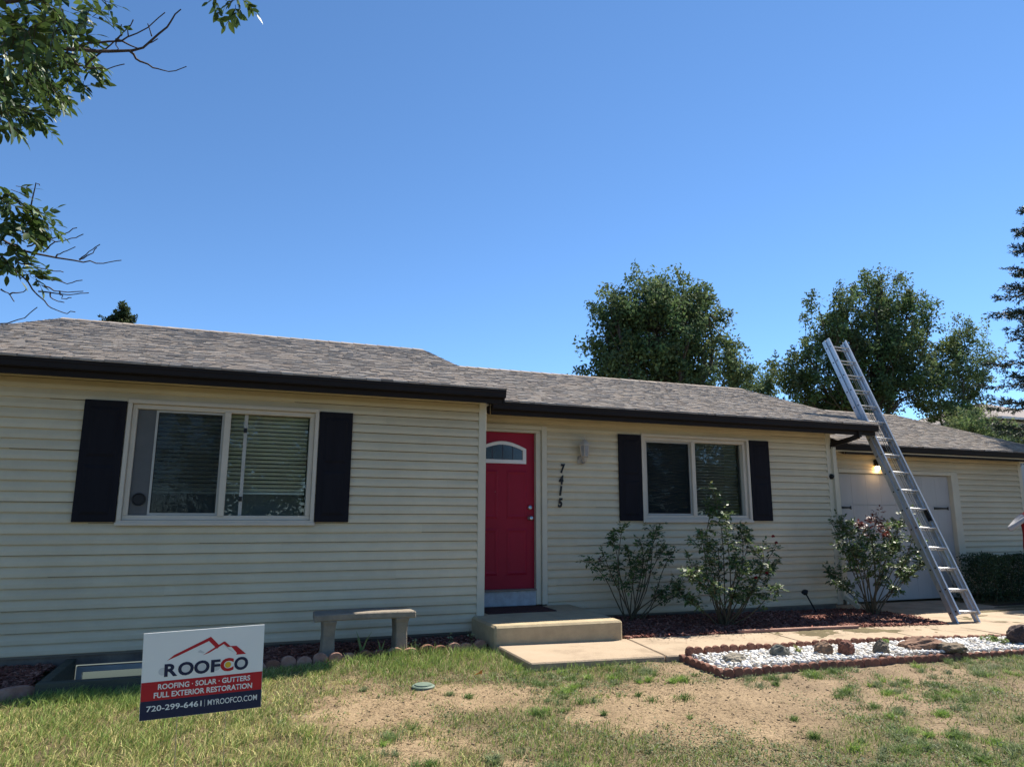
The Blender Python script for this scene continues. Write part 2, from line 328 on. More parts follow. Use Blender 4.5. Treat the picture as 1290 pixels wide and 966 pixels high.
fb = MB(); fb.box(-5.73, -4.2, .03, .12, -.2, .13); fb.box(-4.2, -2.5, .03, .12, .04, .13); fb.box(-2.5, -.02, .03, .12, -.2, .13); fb.box(.0, 6.0, D+.03, D+.12, -.2, .132)
fb.box(-4.2, -4.08, .03, .12, -.6, .04); fb.box(-2.62, -2.5, .03, .12, -.6, .04); fb.box(-4.2, -2.5, .03, .12, -.75, -.4); fb.build('foundation', M_FOUND, HOUSE)
# corner trims
def trim(x0, x1, y0, y1, z0, z1, name='corner_trim', m=M_TRIM): return MB().box(x0, x1, y0, y1, z0, z1).build(name, m, HOUSE, bevel=.004)
trim(-.062, .032, -.036, .06, .145, 2.86); trim(5.985, 6.085, D-.036, D+.11, .14, 2.83); trim(11.28, 11.375, YG-.036, YG+.1, .1, 2.5)
# ceilings / soffits
MB().box(-5.9, .0, -.36, 6.9, 2.852, 2.872).build('soffit', M_TRIM, HOUSE)
MB().box(.0, 6.5, .21, 6.9, 2.822, 2.842).build('soffit', M_TRIM, HOUSE)
MB().box(6.09, 11.8, .86, 8.0, 2.53, 2.549).build('soffit', M_TRIM, HOUSE)

# ------------------------------------------------------------------ roofs
SHC = .47*np.array([[.31, .262, .222]]) + .50*np.array([[.34, .295, .25], [.40, .35, .30], [.285, .245, .21], [.22, .19, .17], [.36, .29, .235], [.30, .28, .265], [.155, .135, .125], [.42, .385, .345]])
def roof(x0f, x1f, ye, ze, yr, zr, yb, thick=.13, fas=.17, gut=(None, None), xr0=None, xr1=None):
    """x0f/x1f: left and right edge of the slope at the eave; xr0/xr1 at the ridge"""
    if xr0 is None: xr0 = x0f
    if xr1 is None: xr1 = x1f
    sl = (zr-ze)/(yr-ye); zb = zr-(yb-yr)*sl
    d = MB()
    d.add([(x0f, ye, ze-.02), (x1f, ye, ze-.02), (xr1, yr, zr-.02), (xr0, yr, zr-.02), (x0f, ye, ze-.05), (x1f, ye, ze-.05), (xr1, yr, zr-thick), (xr0, yr, zr-thick)],
          [(0, 1, 2, 3), (7, 6, 5, 4), (0, 4, 5, 1), (1, 5, 6, 2), (3, 7, 4, 0), (2, 6, 7, 3)])
    d.add([(x0f, yb, zb-.02), (x1f, yb, zb-.02), (xr1, yr, zr-.02), (xr0, yr, zr-.02), (x0f, yb, zb-.05), (x1f, yb, zb-.05), (xr1, yr, zr-thick), (xr0, yr, zr-thick)],
          [(3, 2, 1, 0), (4, 5, 6, 7), (1, 5, 4, 0), (2, 6, 5, 1), (0, 4, 7, 3)])
    rf = d.build('roof', M_DARK, HOUSE)
    L = math.hypot(yr-ye, zr-ze); ex = .105; rows = int(L/ex)+1; V = []; F = []; C = []
    uy, uz = (yr-ye)/L, (zr-ze)/L; nyv, nz = -uz, uy
    for side in (0, 1):
        for r in range(rows):
            v0 = r*ex-.015; v1 = min(v0+ex+.03, L)
            if v1-v0 < .02: continue
            t = max(0, v0/L); xa = lerp(x0f, xr0, t); xb = lerp(x1f, xr1, t); x = xa-.015; prev = -1
            while x < xb+.012:
                w = random.uniform(.055, .17); e = min(x+w, xb+.015)
                if xb+.015-e < .06: e = xb+.015
                th = random.choice((.006, .007, .013, .014)); hi = random.uniform(.002, .004)
                jit = random.uniform(-.008, .008); k = random.choice((0, 0, 1, 1, 2, 2, 3, 4, 4, 5, 5, 6, 7))
                c = SHC[k]*random.uniform(.82, 1.12)*(.92 if th < .01 else 1.06)
                i = len(V)
                for (xx, vv, hh) in ((x+.001, v0+jit, th), (e-.001, v0+jit, th), (e-.001, v1, hi), (x+.001, v1, hi), (x+.001, v0+jit, -.012), (e-.001, v0+jit, -.012)):
                    yy, zz = ye+uy*vv+nyv*hh, ze+uz*vv+nz*hh
                    if side: yy = 2*yr-yy
                    V.append((xx, yy, zz)); C.append(c)
                if side: F += [(i+3, i+2, i+1, i), (i, i+1, i+5, i+4)]
                else: F += [(i, i+1, i+2, i+3), (i+4, i+5, i+1, i)]
                # short sides of the thick tabs
                x = e
    x = xr0                                   # ridge caps
    while x < xr1-.05:
        e = min(x+.2, xr1); i = len(V); c = SHC[random.choice((0, 2, 3, 5))]*random.uniform(.7, .9)
        for xx, hh in ((x, .014), (e, .008)):
            V += [(xx, yr-.14, zr-.14*sl+hh), (xx, yr, zr+hh+.006), (xx, yr+.14, zr-.14*sl+hh)]; C += [c]*3
        F += [(i, i+3, i+4, i+1), (i+1, i+4, i+5, i+2)]; x = e
    s = np_obj('shingles', V, F, M_SHING, rf, np.array(C)); s['kind'] = 'stuff'
    # fascia board and gutter
    MB().box(x0f+.01, x1f-.02, ye+.07, ye+.095, ze-fas, ze-.051).build('fascia', M_DARK, rf)
    g0, g1 = gut; g = MB(); zt = ze-.012
    prof = [(.068, zt), (.0, zt), (-.004, zt-.012), (-.004, zt-.035), (.018, zt-.06), (.022, zt-.098), (.068, zt-.098)]
    prof2 = [(.064, zt-.094), (.028, zt-.092), (.024, zt-.06), (.004, zt-.035), (.004, zt-.004)]
    o = 0
    pl = [(g0, ye+a, b) for a, b in prof]; n = len(pl)
    g.prism(pl[1:], (g1-g0, 0, 0))
    g.box(g0+.002, g1-.002, ye+.001, ye+.0665, zt-.09, zt-.004)
    g.build('gutter', M_DARK, rf)
    # rake boards closing both ends
    for xe, xq, sgn in ((x0f, xr0, 1), (x1f, xr1, -1)):
        b = MB(); yy0 = ye+.09
        for ya, za, yb2, zb2 in ((yy0, ze+(yy0-ye)*sl, yr, zr), (yr, zr, yb, zb)):
            xa = xe+(xq-xe)*((ya-ye)/(yr-ye)) if ya <= yr else xq; xb = xq if yb2 == yr else xe
            P = [(xa, ya, za-.022), (xb, yb2, zb2-.022), (xb, yb2, zb2-.20), (xa, ya, za-.20)]
            b.prism(P, (-sgn*.02, 0, 0))
        b.build('rake_board', M_DARK, rf)
    return rf
roof(-6.0, .135, -.45, 2.93, 3.5, 4.273, 7.45, gut=(-6.0, .14), xr0=-5.36, xr1=.03)
RR = roof(.16, 6.57, .12, 2.885, 3.3, 3.985, 7.3, gut=(.17, 6.57))
RG = roof(6.62, 12.1, .80, 2.66, 4.5, 3.90, 8.3, gut=(6.09, 12.1))
# gable ends
MB().prism([(6.03, .3, 2.85), (6.03, 6.9, 2.85), (6.03, 3.3, 3.84)], (-.06, 0, 0)).build('gable_wall', M_SIDING, HOUSE)
MB().prism([(11.33, 1.0, 2.55), (11.33, 8.0, 2.55), (11.33, 4.5, 3.76)], (-.06, 0, 0)).build('gable_wall', M_SIDING, HOUSE)
MB().prism([(-5.72, -.2, 2.875), (-5.72, 6.9, 2.875), (-5.5, 3.5, 4.13)], (.06, 0, 0)).build('gable_wall', M_SIDING, HOUSE)
MB().prism([(-.03, -.2, 2.875), (-.03, 6.9, 2.875), (-.03, 3.5, 4.13)], (-.06, 0, 0)).build('gable_wall', M_SIDING, HOUSE)
# downspouts
dsp = MB()
P = [(6.22, .19, 2.79), (6.22, .19, 2.70), (6.15, .30, 2.655), (6.10, .62, 2.60), (6.10, .62, 2.55)]
for a, b in zip(P[:-1], P[1:]): dsp.beam(a, Vector(b)+(Vector(b)-Vector(a)).normalized()*.02, .055, .07, (1, .2, 0) if abs(a[2]-b[2]) > .05 and a[0] == b[0] else (0, 0, 1))
dsp.build('downspout', M_DARK, HOUSE)
dl = MB(); dl.beam((6.10, .615, 2.56), (6.10, .615, .22), .07, .055, (0, 1, 0)); dl.beam((6.10, .60, .25), (6.16, .40, .12), .07, .055); dl.build('downspout', M_TRIM, HOUSE)
cm = MB(); cm.lathe((6.03, D-.05, 2.09), [(.0, -.05), (.03, -.05), (.034, -.02), (.034, .02), (.02, .045), (0, .045)], 12, (0, -1, .1)); cm.box(6.012, 6.048, D-.06, D-.02, 2.05, 2.13); cm.build('security_camera', M_BLACK, HOUSE)

# ------------------------------------------------------------------ windows
def frame_boxes(m, x0, x1, z0, z1, w, y0, y1):
    m.box(x0, x1, y0, y1, z1-w, z1); m.box(x0, x1, y0, y1, z0, z0+w); m.box(x0, x0+w, y0, y1, z0+w, z1-w); m.box(x1-w, x1, y0, y1, z0+w, z1-w); return m
def window(x0, x1, z0, z1, Y, xm, blindz, vent=False, dark=False):
    w = frame_boxes(MB(), x0, x1, z0, z1, .042, Y-.05, Y+.03).build('window', M_FRAME, HOUSE, bevel=.004)
    a = .042; i0, i1, k0, k1 = x0+a, x1-a, z0+a, z1-a
    frame_boxes(MB(), i0, i1, k0, k1, .05, Y-.012, Y+.09).build('frame', M_FRAME, w, bevel=.005)
    MB().box(xm-.032, xm+.032, Y-.022, Y+.08, k0+.04, k1-.04).build('mullion', M_FRAME, w, bevel=.004)
    MB().box(x0-.01, x1+.01, Y-.062, Y-.0505, z0-.012, z0+.02).build('sill', M_FRAME, w, bevel=.004)
    p0, p1, q0, q1 = i0+.05, i1-.05, k0+.05, k1-.05
    ls = p0+.17 if vent else p0
    frame_boxes(MB(), ls+.002, xm-.034, q0+.002, q1-.002, .022, Y+.012, Y+.035).build('sash', M_SASH, w)
    MB().box(ls+.02, xm-.052, Y+.021, Y+.0225, q0+.02, q1-.02).build('screen', M_SCREEN, w)
    if vent:
        v = MB(); v.box(p0+.002, ls, Y+.02, Y+.05, q0+.002, q1-.002).build('vent_panel', mat('grey_panel', (.105, .105, .105), scale=5, rough=.6), w)
        vv = MB(); vv.lathe((p0+.085, Y+.02, q0+.16), [(0, .0), (.06, .0), (.066, -.004), (.066, .012), (.056, .012), (.05, .004), (0, .004)][::-1], 20, (0, -1, 0)); vv.build('vent_port', M_BLACK, w)
    MB().box(ls+.02, xm-.03, Y+.05, Y+.054, q0, q1).build('pane', M_GLASS, w)
    MB().box(xm+.03, p1, Y+.062, Y+.066, q0, q1).build('pane', M_GLASS, w)
    if vent:
        rs = xm+.17; MB().box(rs, rs+.035, Y+.035, Y+.06, q0+.002, q1-.002).build('sash', M_SASH, w)
        MB().box(rs-.004, rs+.03, Y+.025, Y+.034, q1-.2, q1-.15).box(rs-.004, rs+.03, Y+.025, Y+.034, q0+.15, q0+.2).build('latch', M_BLACK, w)
    for (s, e) in ((p0+.01, xm-.02), (xm+.02, p1-.01)):
        b = MB(); z = q1-.02
        while z > blindz:
            b.add([(s, Y+.128, z+.017), (e, Y+.128, z+.017), (e, Y+.165, z-.014), (s, Y+.165, z-.014)], [(0, 1, 2, 3)]); z -= .044
        b.box(s, e, Y+.13, Y+.16, blindz-.02, blindz); b.build('blind', mat('dark_blind_slat', (.22, .225, .23), scale=3, rough=.6) if dark else M_BLIND, w)
    if blindz > q0+.1:
        b = MB(); b.box(p0, p1, Y+.5, Y+.52, q0-.1, blindz+.1); b.build('curtain', mat('dim_curtain', (.30, .29, .26), scale=3, rough=.9), w)
window(*W1, 0, -2.89, 1.70, vent=True); window(*W2, D, 3.475, 1.50, dark=True)
def shutter(x0, x1, z0, z1, Y):
    s = MB().box(x0, x1, Y-.056, Y-.033, z0, z1).build('shutter', M_SHUT, HOUSE, bevel=.004)
    h = z1-z0
    for a, b in ((.07, .46*h), (.53*h, h-.07)):
        p = MB(); xa, xb = x0+.055, x1-.055; za, zb = z0+a, z0+b
        p.add([(xa, Y-.0565, za), (xb, Y-.0565, za), (xb, Y-.0565, zb), (xa, Y-.0565, zb), (xa+.03, Y-.068, za+.03), (xb-.03, Y-.068, za+.03), (xb-.03, Y-.068, zb-.03), (xa+.03, Y-.068, zb-.03)],
              [(4, 5, 6, 7), (0, 1, 5, 4), (1, 2, 6, 5), (2, 3, 7, 6), (3, 0, 4, 7)]); p.build('panel', M_SHUT, s)
shutter(-4.235, -3.857, 1.383, 2.60, 0); shutter(-1.935, -1.572, 1.383, 2.60, 0)
shutter(2.212, 2.58, 1.397, 2.603, D); shutter(4.47, 4.832, 1.397, 2.603, D)

# ------------------------------------------------------------------ front door
YD = D+.055
dr = MB().box(DOOR[0], DOOR[1], YD, YD+.045, DOOR[2], DOOR[3]).build('door', M_RED, HOUSE)
for (xa, xb, za, zb) in ((.16, .46, .70, 1.30), (.57, .87, .70, 1.30), (.16, .46, 1.42, 2.06), (.57, .87, 1.42, 2.06)):
    p = MB(); y = YD-.0005; f = .028
    ring = [(xa, y, za), (xb, y, za), (xb, y, zb), (xa, y, zb)]; r2 = [(xa+f, y-.010, za+f), (xb-f, y-.010, za+f), (xb-f, y-.010, zb-f), (xa+f, y-.010, zb-f)]
    r3 = [(xa+2*f, y-.003, za+2*f), (xb-2*f, y-.003, za+2*f), (xb-2*f, y-.003, zb-2*f), (xa+2*f, y-.003, zb-2*f)]
    p.add(ring+r2+r3, [(i, (i+1) % 4, 4+(i+1) % 4, 4+i) for i in range(4)] + [(4+i, 4+(i+1) % 4, 8+(i+1) % 4, 8+i) for i in range(4)] + [(8, 9, 10, 11)]); p.build('panel', M_RED, dr)
def arch(cx, w, z0, zs, zt, n=14):           # outline of the arched light
    P = [(cx-w, z0), (cx+w, z0)]
    for i in range(n+1):
        t = i/n; x = cx+w-2*w*t; P.append((x, zs+(zt-zs)*math.sin(math.pi*t)))
    return P
o, i = arch(.514, .335, 2.145, 2.345, 2.44), arch(.514, .285, 2.195, 2.325, 2.395)
a = MB(); n = len(o)
a.add([(x, YD-.018, z) for x, z in o]+[(x, YD-.018, z) for x, z in i]+[(x, YD-.001, z) for x, z in o]+[(x, YD-.001, z) for x, z in i],
      [(k, (k+1) % n, n+(k+1) % n, n+k) for k in range(n)]+[(k, 2*n+k, 2*n+(k+1) % n, (k+1) % n) for k in range(n)]+[(n+k, n+(k+1) % n, 3*n+(k+1) % n, 3*n+k) for k in range(n)])
a.build('arched_trim', M_WHITE, dr)
MB().prism([(x, YD-.006, z) for x, z in i], (0, .003, 0)).build('pane', mat('dark_door_glass', (.012, .016, .024), scale=3, rough=.08, spec=.6), dr)
mb = MB()
for x in (.37, .514, .658): mb.box(x-.006, x+.006, YD-.010, YD-.0065, 2.196, 2.385 if x == .514 else 2.37)
mb.build('glazing_bar', mat('leading', (.05, .055, .07), scale=5, rough=.4), dr)
k = MB(); k.lathe((.905, YD, 1.43), [(0, .07), (.02, .07), (.03, .058), (.03, .045), (.014, .035), (.012, .012), (.032, .008), (.032, 0), (0, 0)][::-1], 18, (0, -1, 0)); k.build('door_knob', M_STEEL, dr, True)
k = MB(); k.lathe((.905, YD, 1.57), [(0, .03), (.022, .03), (.03, .02), (.03, 0), (0, 0)][::-1], 18, (0, -1, 0)); k.build('deadbolt', M_STEEL, dr, True)
k = MB(); k.lathe((.42, YD, 1.77), [(0, .006), (.009, .006), (.009, 0), (0, 0)][::-1], 10, (0, -1, 0)); k.build('peephole', M_STEEL, dr)
df = MB()
df.box(.972, 1.045, D-.01, D+.11, .33, 2.56); df.box(1.046, FR, D-.042, D+.08, .33, 2.662); df.box(0.005, 1.045, D-.01, D+.11, 2.562, 2.60); df.box(.005, 1.0455, D-.040, D+.08, 2.601, 2.660); df.box(.005, .055, D-.01, D+.11, .33, 2.56)
df.build('door_frame', M_TRIM, HOUSE, bevel=.004)
MB().box(.06, .97, D-.005, D+.1, .325, .508).build('kick_board', M_KICK, HOUSE)
MB().box(.06, .97, D-.035, D+.11, .509, .529).build('threshold', mat('worn_threshold', (.22, .17, .14), scale=12, rough=.6), HOUSE, bevel=.004)

# house number digits
def text_mesh(body, bold=0.0, shear=0.0, extrude=0.0):
    cu = bpy.data.curves.new('txt', 'FONT'); cu.body = body; cu.size = 1; cu.offset = bold; cu.shear = shear; cu.extrude = extrude; cu.resolution_u = 4
    ob = bpy.data.objects.new('txt', cu); COL.objects.link(ob); bpy.context.view_layer.update()
    me = bpy.data.meshes.new_from_object(ob.evaluated_get(bpy.context.evaluated_depsgraph_get()))
    bpy.data.objects.remove(ob); bpy.data.curves.remove(cu); return me
def text_box(body, org, ux, uy, w, h, name, m, parent, bold=0.0, shear=0.0, depth=0.0, both=False):
    """lettering fitted into the w x h box whose lower left corner is org"""
    me = text_mesh(body, bold, shear, depth*.5/max(h, 1e-6)*.7 if depth else 0)
    n = len(me.vertices); co = np.zeros(n*3, np.float32); me.vertices.foreach_get('co', co); co = co.reshape(-1, 3)
    mn, mx = co.min(0), co.max(0); co = co-mn; sx = w/(mx[0]-mn[0]) if w else h/(mx[1]-mn[1]); sy = h/(mx[1]-mn[1])
    ux, uy = Vector(ux), Vector(uy); nn = ux.cross(uy); out = np.zeros((n, 3))
    dz = (depth/(mx[2]-mn[2])) if depth else 0
    for j, (X, Y, Z) in enumerate(co): out[j] = ux*(X*sx)+uy*(Y*sy)+nn*(Z*dz)
    me.vertices.foreach_set('co', out.astype(np.float32).ravel()); me.update()
    me.name = name; return link(name, me, Vector(org), parent, m)
for ch, px, py in (('7', 708.4, 590.2), ('4', 706.3, 604.4), ('1', 705.8, 618.0), ('5', 705.2, 633.2)):
    p = atY(px, py, D-.02); w = .046 if ch == '1' else .070
    text_box(ch, (p.x-w/2, D-.033, p.z-.064), (1, 0, 0), (0, 0, 1), w, .128, 'house_number', M_BLACK, HOUSE, bold=.05, shear=.18, depth=.008)
# wall lantern
LW = (1.645, D-.13, 2.33)
M_LAN = mat('pale_lantern_metal', (.50, .44, .37), (.36, .31, .26), scale=16, rough=.5)
lb = MB(); lb.lathe((LW[0]-.01, D-.019, 2.22), [(0, .022), (.05, .018), (.06, .006), (.06, 0), (0, 0)][::-1], 14, (0, -1, 0))
L = lb.build('wall_lantern', M_LAN, HOUSE, True)
ar = MB(); ar.tube([(LW[0]-.01, D-.03, 2.22), (LW[0]-.01, D-.07, 2.17), (LW[0], D-.12, 2.18), (LW[0], D-.13, 2.245)], .010, 8)
ar.tube([(LW[0]-.05, D-.04, 2.25), (LW[0]-.08, D-.06, 2.20), (LW[0]-.06, D-.07, 2.155), (LW[0]-.02, D-.06, 2.175), (LW[0]-.03, D-.06, 2.20)], .007, 6)
ar.tube([(LW[0]+.03, D-.06, 2.24), (LW[0]+.06, D-.06, 2.21), (LW[0]+.03, D-.06, 2.17), (LW[0]-.01, D-.06, 2.19)], .007, 6); ar.build('scroll_arm', M_LAN, L, True)
c = MB(); c.lathe(LW, [(0, -.10), (.02, -.10), (.025, -.085), (.05, -.075), (.05, -.066), (0, -.066)], 6); c.build('lantern_base', M_LAN, L)
c = MB(); c.lathe(LW, [(.048, -.065), (.066, .075), (.060, .076), (.042, -.064)], 6); c.build('lantern_glass', mat('frosted_glass', (.30, .30, .30), (.22, .22, .23), scale=14, rough=.25), L)
c = MB()
for q in range(6):
    t = 2*math.pi*q/6; c.tube([(LW[0]+.050*math.cos(t), LW[1]+.050*math.sin(t), LW[2]-.066), (LW[0]+.069*math.cos(t), LW[1]+.069*math.sin(t), LW[2]+.078)], .006, 5)
c.build('lantern_bar', M_LAN, L)
c = MB(); c.lathe(LW, [(0, .076), (.084, .076), (.084, .085), (.06, .115), (.03, .145), (.012, .16), (.016, .175), (.006, .19), (.004, .225), (0, .228)], 6); c.build('lantern_roof', M_LAN, L)

# ------------------------------------------------------------------ garage door, lamp
gt = MB(); x0, x1, z0, z1 = GD
gt.box(x0-.06, x0-.002, YG-.035, YG+.12, z0-.02, z1+.072); gt.box(x1+.002, x1+.17, YG-.035, YG+.12, z0-.02, z1+.072); gt.box(x0-.001, x1+.001, YG-.034, YG+.12, z1+.003, z1+.071); gt.build('garage_door_trim', M_TRIM, HOUSE, bevel=.005)
gd = MB().box(x0, x1, YG+.06, YG+.1, z0, z1).build('garage_door', M_GAR, HOUSE)
ph = (z1-z0)/4
for r in range(4):
    p = MB(); n = 8; w = (x1-x0)/n
    p.box(x0, x1, YG+.05, YG+.0595, z0+r*ph+.004, z0+(r+1)*ph-.004)
    for q in range(n): p.box(x0+q*w+.0015, x0+(q+1)*w-.0015, YG+.046, YG+.0495, z0+r*ph+.006, z0+(r+1)*ph-.006)
    p.build('panel', M_GAR, gd)
for (xa, xb, z) in ((x0+.03, x0+.28, 1.62), (x1-.42, x1-.07, 1.62), (x0+.03, x0+.28, .58), (x1-.42, x1-.07, .58)):
    s = MB(); s.prism([(xa, YG+.028, z-.022), (xb-.04, YG+.028, z-.013), (xb, YG+.028, z-.03), (xb+.0, YG+.028, z+.03), (xb-.04, YG+.028, z+.013), (xa, YG+.028, z+.022)], (0, .0145, 0)); s.build('hinge_strap', M_BLACK, gd)
MB().box(7.80, 7.90, YG+.02, YG+.0425, .9, .93).box(8.3, 8.4, YG+.02, YG+.0425, .9, .93).build('garage_handle', M_BLACK, gd)
GLX = 7.66
gl = MB(); gl.lathe((GLX, YG-.019, 2.40), [(0, .02), (.05, .018), (.055, 0), (0, 0)][::-1], 14, (0, -1, 0)); gl.lathe((GLX, YG-.06, 2.35), [(0, .075), (.03, .07), (.042, .03), (.045, -.015), (.04, -.015), (.03, .03), (0, .04)], 14); gl.tube([(GLX, YG-.02, 2.40), (GLX, YG-.06, 2.41)], .014, 8)
GLO = gl.build('garage_light', M_BLACK, HOUSE, True)
em = bpy.data.materials.new('lit_bulb'); em.use_nodes = True; eb = em.node_tree.nodes['Principled BSDF']; eb.inputs['Base Color'].default_value = (1, .8, .5, 1); eb.inputs['Emission Color'].default_value = (1, .62, .22, 1); eb.inputs['Emission Strength'].default_value = 7
b = MB(); b.lathe((GLX, YG-.06, 2.30), [(0, -.042), (.02, -.038), (.038, -.018), (.044, .005), (.036, .03), (.02, .045), (.015, .07), (0, .07)], 16); b.build('bulb', em, GLO, True)
pl = bpy.data.lights.new('garage_lamp', 'POINT'); pl.energy = .8; pl.color = (1, .6, .25); pl.shadow_soft_size = .04
po = bpy.data.objects.new('garage_lamp', pl); COL.objects.link(po); po.parent = GLO; po.location = Vector((GLX, YG-.10, 2.235))-WL[GLO]
# basement window inside the well
bw = frame_boxes(MB(), -4.06, -2.64, -.36, .02, .05, .035, .09).build('basement_window', M_SASH, HOUSE)
MB().box(-3.38, -3.33, .037, .088, -.31, -.03).build('mullion', M_SASH, bw); MB().box(-4.01, -2.69, .07, .074, -.31, -.03).build('pane', M_GLASS, bw)

# ------------------------------------------------------------------ porch, walk, drive
def slab(name, poly, zt, th, m, parent=None, bev=.012):
    """poly: list of (x, y); zt: top height as a function of x or a number"""
    z = zt if callable(zt) else (lambda x: zt); n = len(poly); b = MB()
    b.add([(x, y, z(x)) for x, y in poly]+[(x, y, z(x)-th) for x, y in poly], [tuple(range(n)), tuple(range(2*n-1, n-1, -1))]+[(i, n+i, n+(i+1) % n, (i+1) % n) for i in range(n)])
    return b.build(name, m, parent, bevel=bev)
st = slab('porch_step', [(-.125, -.86), (1.365, -.90), (1.43, .60), (.036, .60), (.036, -.035), (-.125, -.035)], .325, .26, M_STEP, bev=.022)
tag(st, 'concrete step slab in front of the red door', 'step')
dm = MB(); dm.add([(.10, .02, .3255), (.98, .02, .3255), (.98, .52, .3255), (.10, .52, .3255), (.11, .03, .338), (.97, .03, .338), (.97, .51, .338), (.11, .51, .338)], [(4, 5, 6, 7), (0, 1, 5, 4), (1, 2, 6, 5), (2, 3, 7, 6), (3, 0, 4, 7), (3, 2, 1, 0)])
tag(dm.build('doormat', mat('doormat_fibre', (.07, .026, .022), (.03, .014, .013), scale=40, rough=1, bump=.6, bscale=200)), 'dark reddish doormat on the concrete step below the red door', 'doormat')
WK = empty('walkway', (3, -1.3, .05), kind='structure')
cut = [-.11, 1.40, 3.32, 4.95, 6.22]
for a, b in zip(cut[:-1], cut[1:]):
    sk = .14 if a > 0 else 0; sk2 = .14
    ya = -1.80-.035*max(a, 0)*.6; yb = -1.80-.035*max(b, 0)*.6
    top0 = -.80 if a < 0 else -.83
    slab('slab', [(a+.006, ya), (b-.006-sk2*.6, yb), (b-.006+sk2*.4, -.83), (a+.006 if a < 0 else a+sk*.4+.006, top0)] if a < 0 else [(a+.006-sk*.6, ya), (b-.006-sk2*.6, yb), (b-.006+sk2*.4, -.83), (a+.006+sk*.4, top0)], walk_z, .16, M_CONC, WK)
DV = empty('driveway', (9, -3, 0), kind='structure')
for (xa, xb) in ((6.23, 8.98), (9.0, 11.75)):
    for (ya, yb) in ((-15, -5.2), (-5.18, -2.02), (-2.0, YG-.04)):
        xa2 = 6.42 if (xa < 7 and yb <= -2.0) else xa
        if xa > 8 and yb > 0: yb = .30
        slab('slab', [(xa2, ya), (xb, ya), (xb, yb), (xa2, yb)], lambda x: max(.048-.004*(x-6.2), .02) , .16, M_CONC, DV)
# planting beds (earth sheets under the mulch)
def bed(name, poly, z): 
    b = slab(name, poly, z, .12, mat('bed_soil', (.075, .035, .025), (.035, .018, .014), scale=20, rough=1, bump=.6, bscale=60), bev=0); b['kind'] = 'structure'; return b
bed('planting_bed', [(1.44, -.845), (6.2, -.845), (6.2, D-.03), (1.44, D-.03)], lambda x: walk_z(x)-.02)
BEDL = [(-.13, -.66), (-.75, -.76), (-1.4, -.82), (-1.95, -.88), (-2.5, -.945), (-2.5, -.001), (-.13, -.001)]
bed('planting_bed', BEDL[::-1][::-1], .075)
bed('planting_bed', [(-5.7, -1.25), (-4.45, -1.12), (-4.2, -.9), (-4.2, -.001), (-5.7, -.001)], .0)
bed('planting_bed', [(9.0, .31), (11.75, .31), (11.75, YG-.03), (9.0, YG-.03)], .03)
def chips(name, pts, zf, n, cols, parent=None):
    P = np.array(pts); x0, y0 = P.min(0); x1, y1 = P.max(0); XY = rng.uniform((x0, y0), (x1, y1), (n*2, 2))
    ins = np.zeros(len(XY), bool); j = len(P)-1
    for i in range(len(P)):
        c = ((P[i, 1] > XY[:, 1]) != (P[j, 1] > XY[:, 1])) & (XY[:, 0] < (P[j, 0]-P[i, 0])*(XY[:, 1]-P[i, 1])/(P[j, 1]-P[i, 1]+1e-12)+P[i, 0]); ins ^= c; j = i
    XY = XY[ins][:n]; n = len(XY); Z = zf(XY[:, 0], XY[:, 1])+rng.uniform(.0, .03, n)
    a = rng.uniform(0, math.pi, n); t = rng.normal(0, .3, n); l = rng.uniform(.012, .04, n); w = rng.uniform(.005, .013, n); h = rng.uniform(.002, .005, n)
    ux = np.stack([np.cos(a)*np.cos(t), np.sin(a)*np.cos(t), np.sin(t)], -1); uy = np.stack([-np.sin(a), np.cos(a), rng.normal(0, .3, n)], -1); uz = np.cross(ux, uy)
    c = np.stack([XY[:, 0], XY[:, 1], Z], -1); Vs = []
    for sx, sy, sz in ((-1, -1, -1), (1, -1, -1), (1, 1, -1), (-1, 1, -1), (-1, -1, 1), (1, -1, 1), (1, 1, 1), (-1, 1, 1)):
        Vs.append(c+ux*(sx*l)[:, None]*(1 if sz > 0 else .9)+uy*(sy*w)[:, None]+uz*(sz*h)[:, None])
    V = np.stack(Vs, 1).reshape(-1, 3); f = np.array([(4, 5, 6, 7), (0, 1, 5, 4), (1, 2, 6, 5), (2, 3, 7, 6), (3, 0, 4, 7)])
    F = (np.arange(n)[:, None, None]*8+f[None]).reshape(-1, 4); cc = np.array(cols)[rng.integers(0, len(cols), n)]*rng.uniform(.7, 1.25, (n, 1))
    o = np_obj(name, V, F, M_MULCH, parent, np.repeat(cc, 8, 0)); tag(o, kind='stuff'); return o
MC = [(.18, .065, .048), (.23, .09, .065), (.12, .045, .036), (.28, .14, .105), (.16, .08, .06)]
tag(chips('bark_mulch', [(1.42, -.83), (5.0, -.86), (6.3, -.95), (6.45, -.5), (6.15, .6), (1.46, .62)], lambda x, y: walk_z(x)-.012+.03*np.exp(-((y-.1)/.5)**2), 13000, MC), 'red bark mulch in the bed below the right window', 'mulch')
tag(chips('bark_mulch', BEDL, lambda x, y: .082+0*x, 5000, MC), 'dark red bark mulch in the bed behind the concrete bench', 'mulch')
tag(chips('bark_mulch', [(-5.6, -1.2), (-4.5, -1.08), (-4.24, -.9), (-4.22, -.03), (-5.6, -.03)], lambda x, y: .012+.05*np.exp(-((y+.3)/.4)**2), 3500, MC), 'dark red bark mulch left of the basement window well', 'mulch')
# pale timber lying along the mulch
tb = MB(); tb.beam((2.95, -.835, .115), (4.75, -.90, .092), .05, .035); tag(tb.build('timber_strip', M_PINK, bevel=.006), 'weathered pinkish timber strip between red mulch and walkway', 'timber')

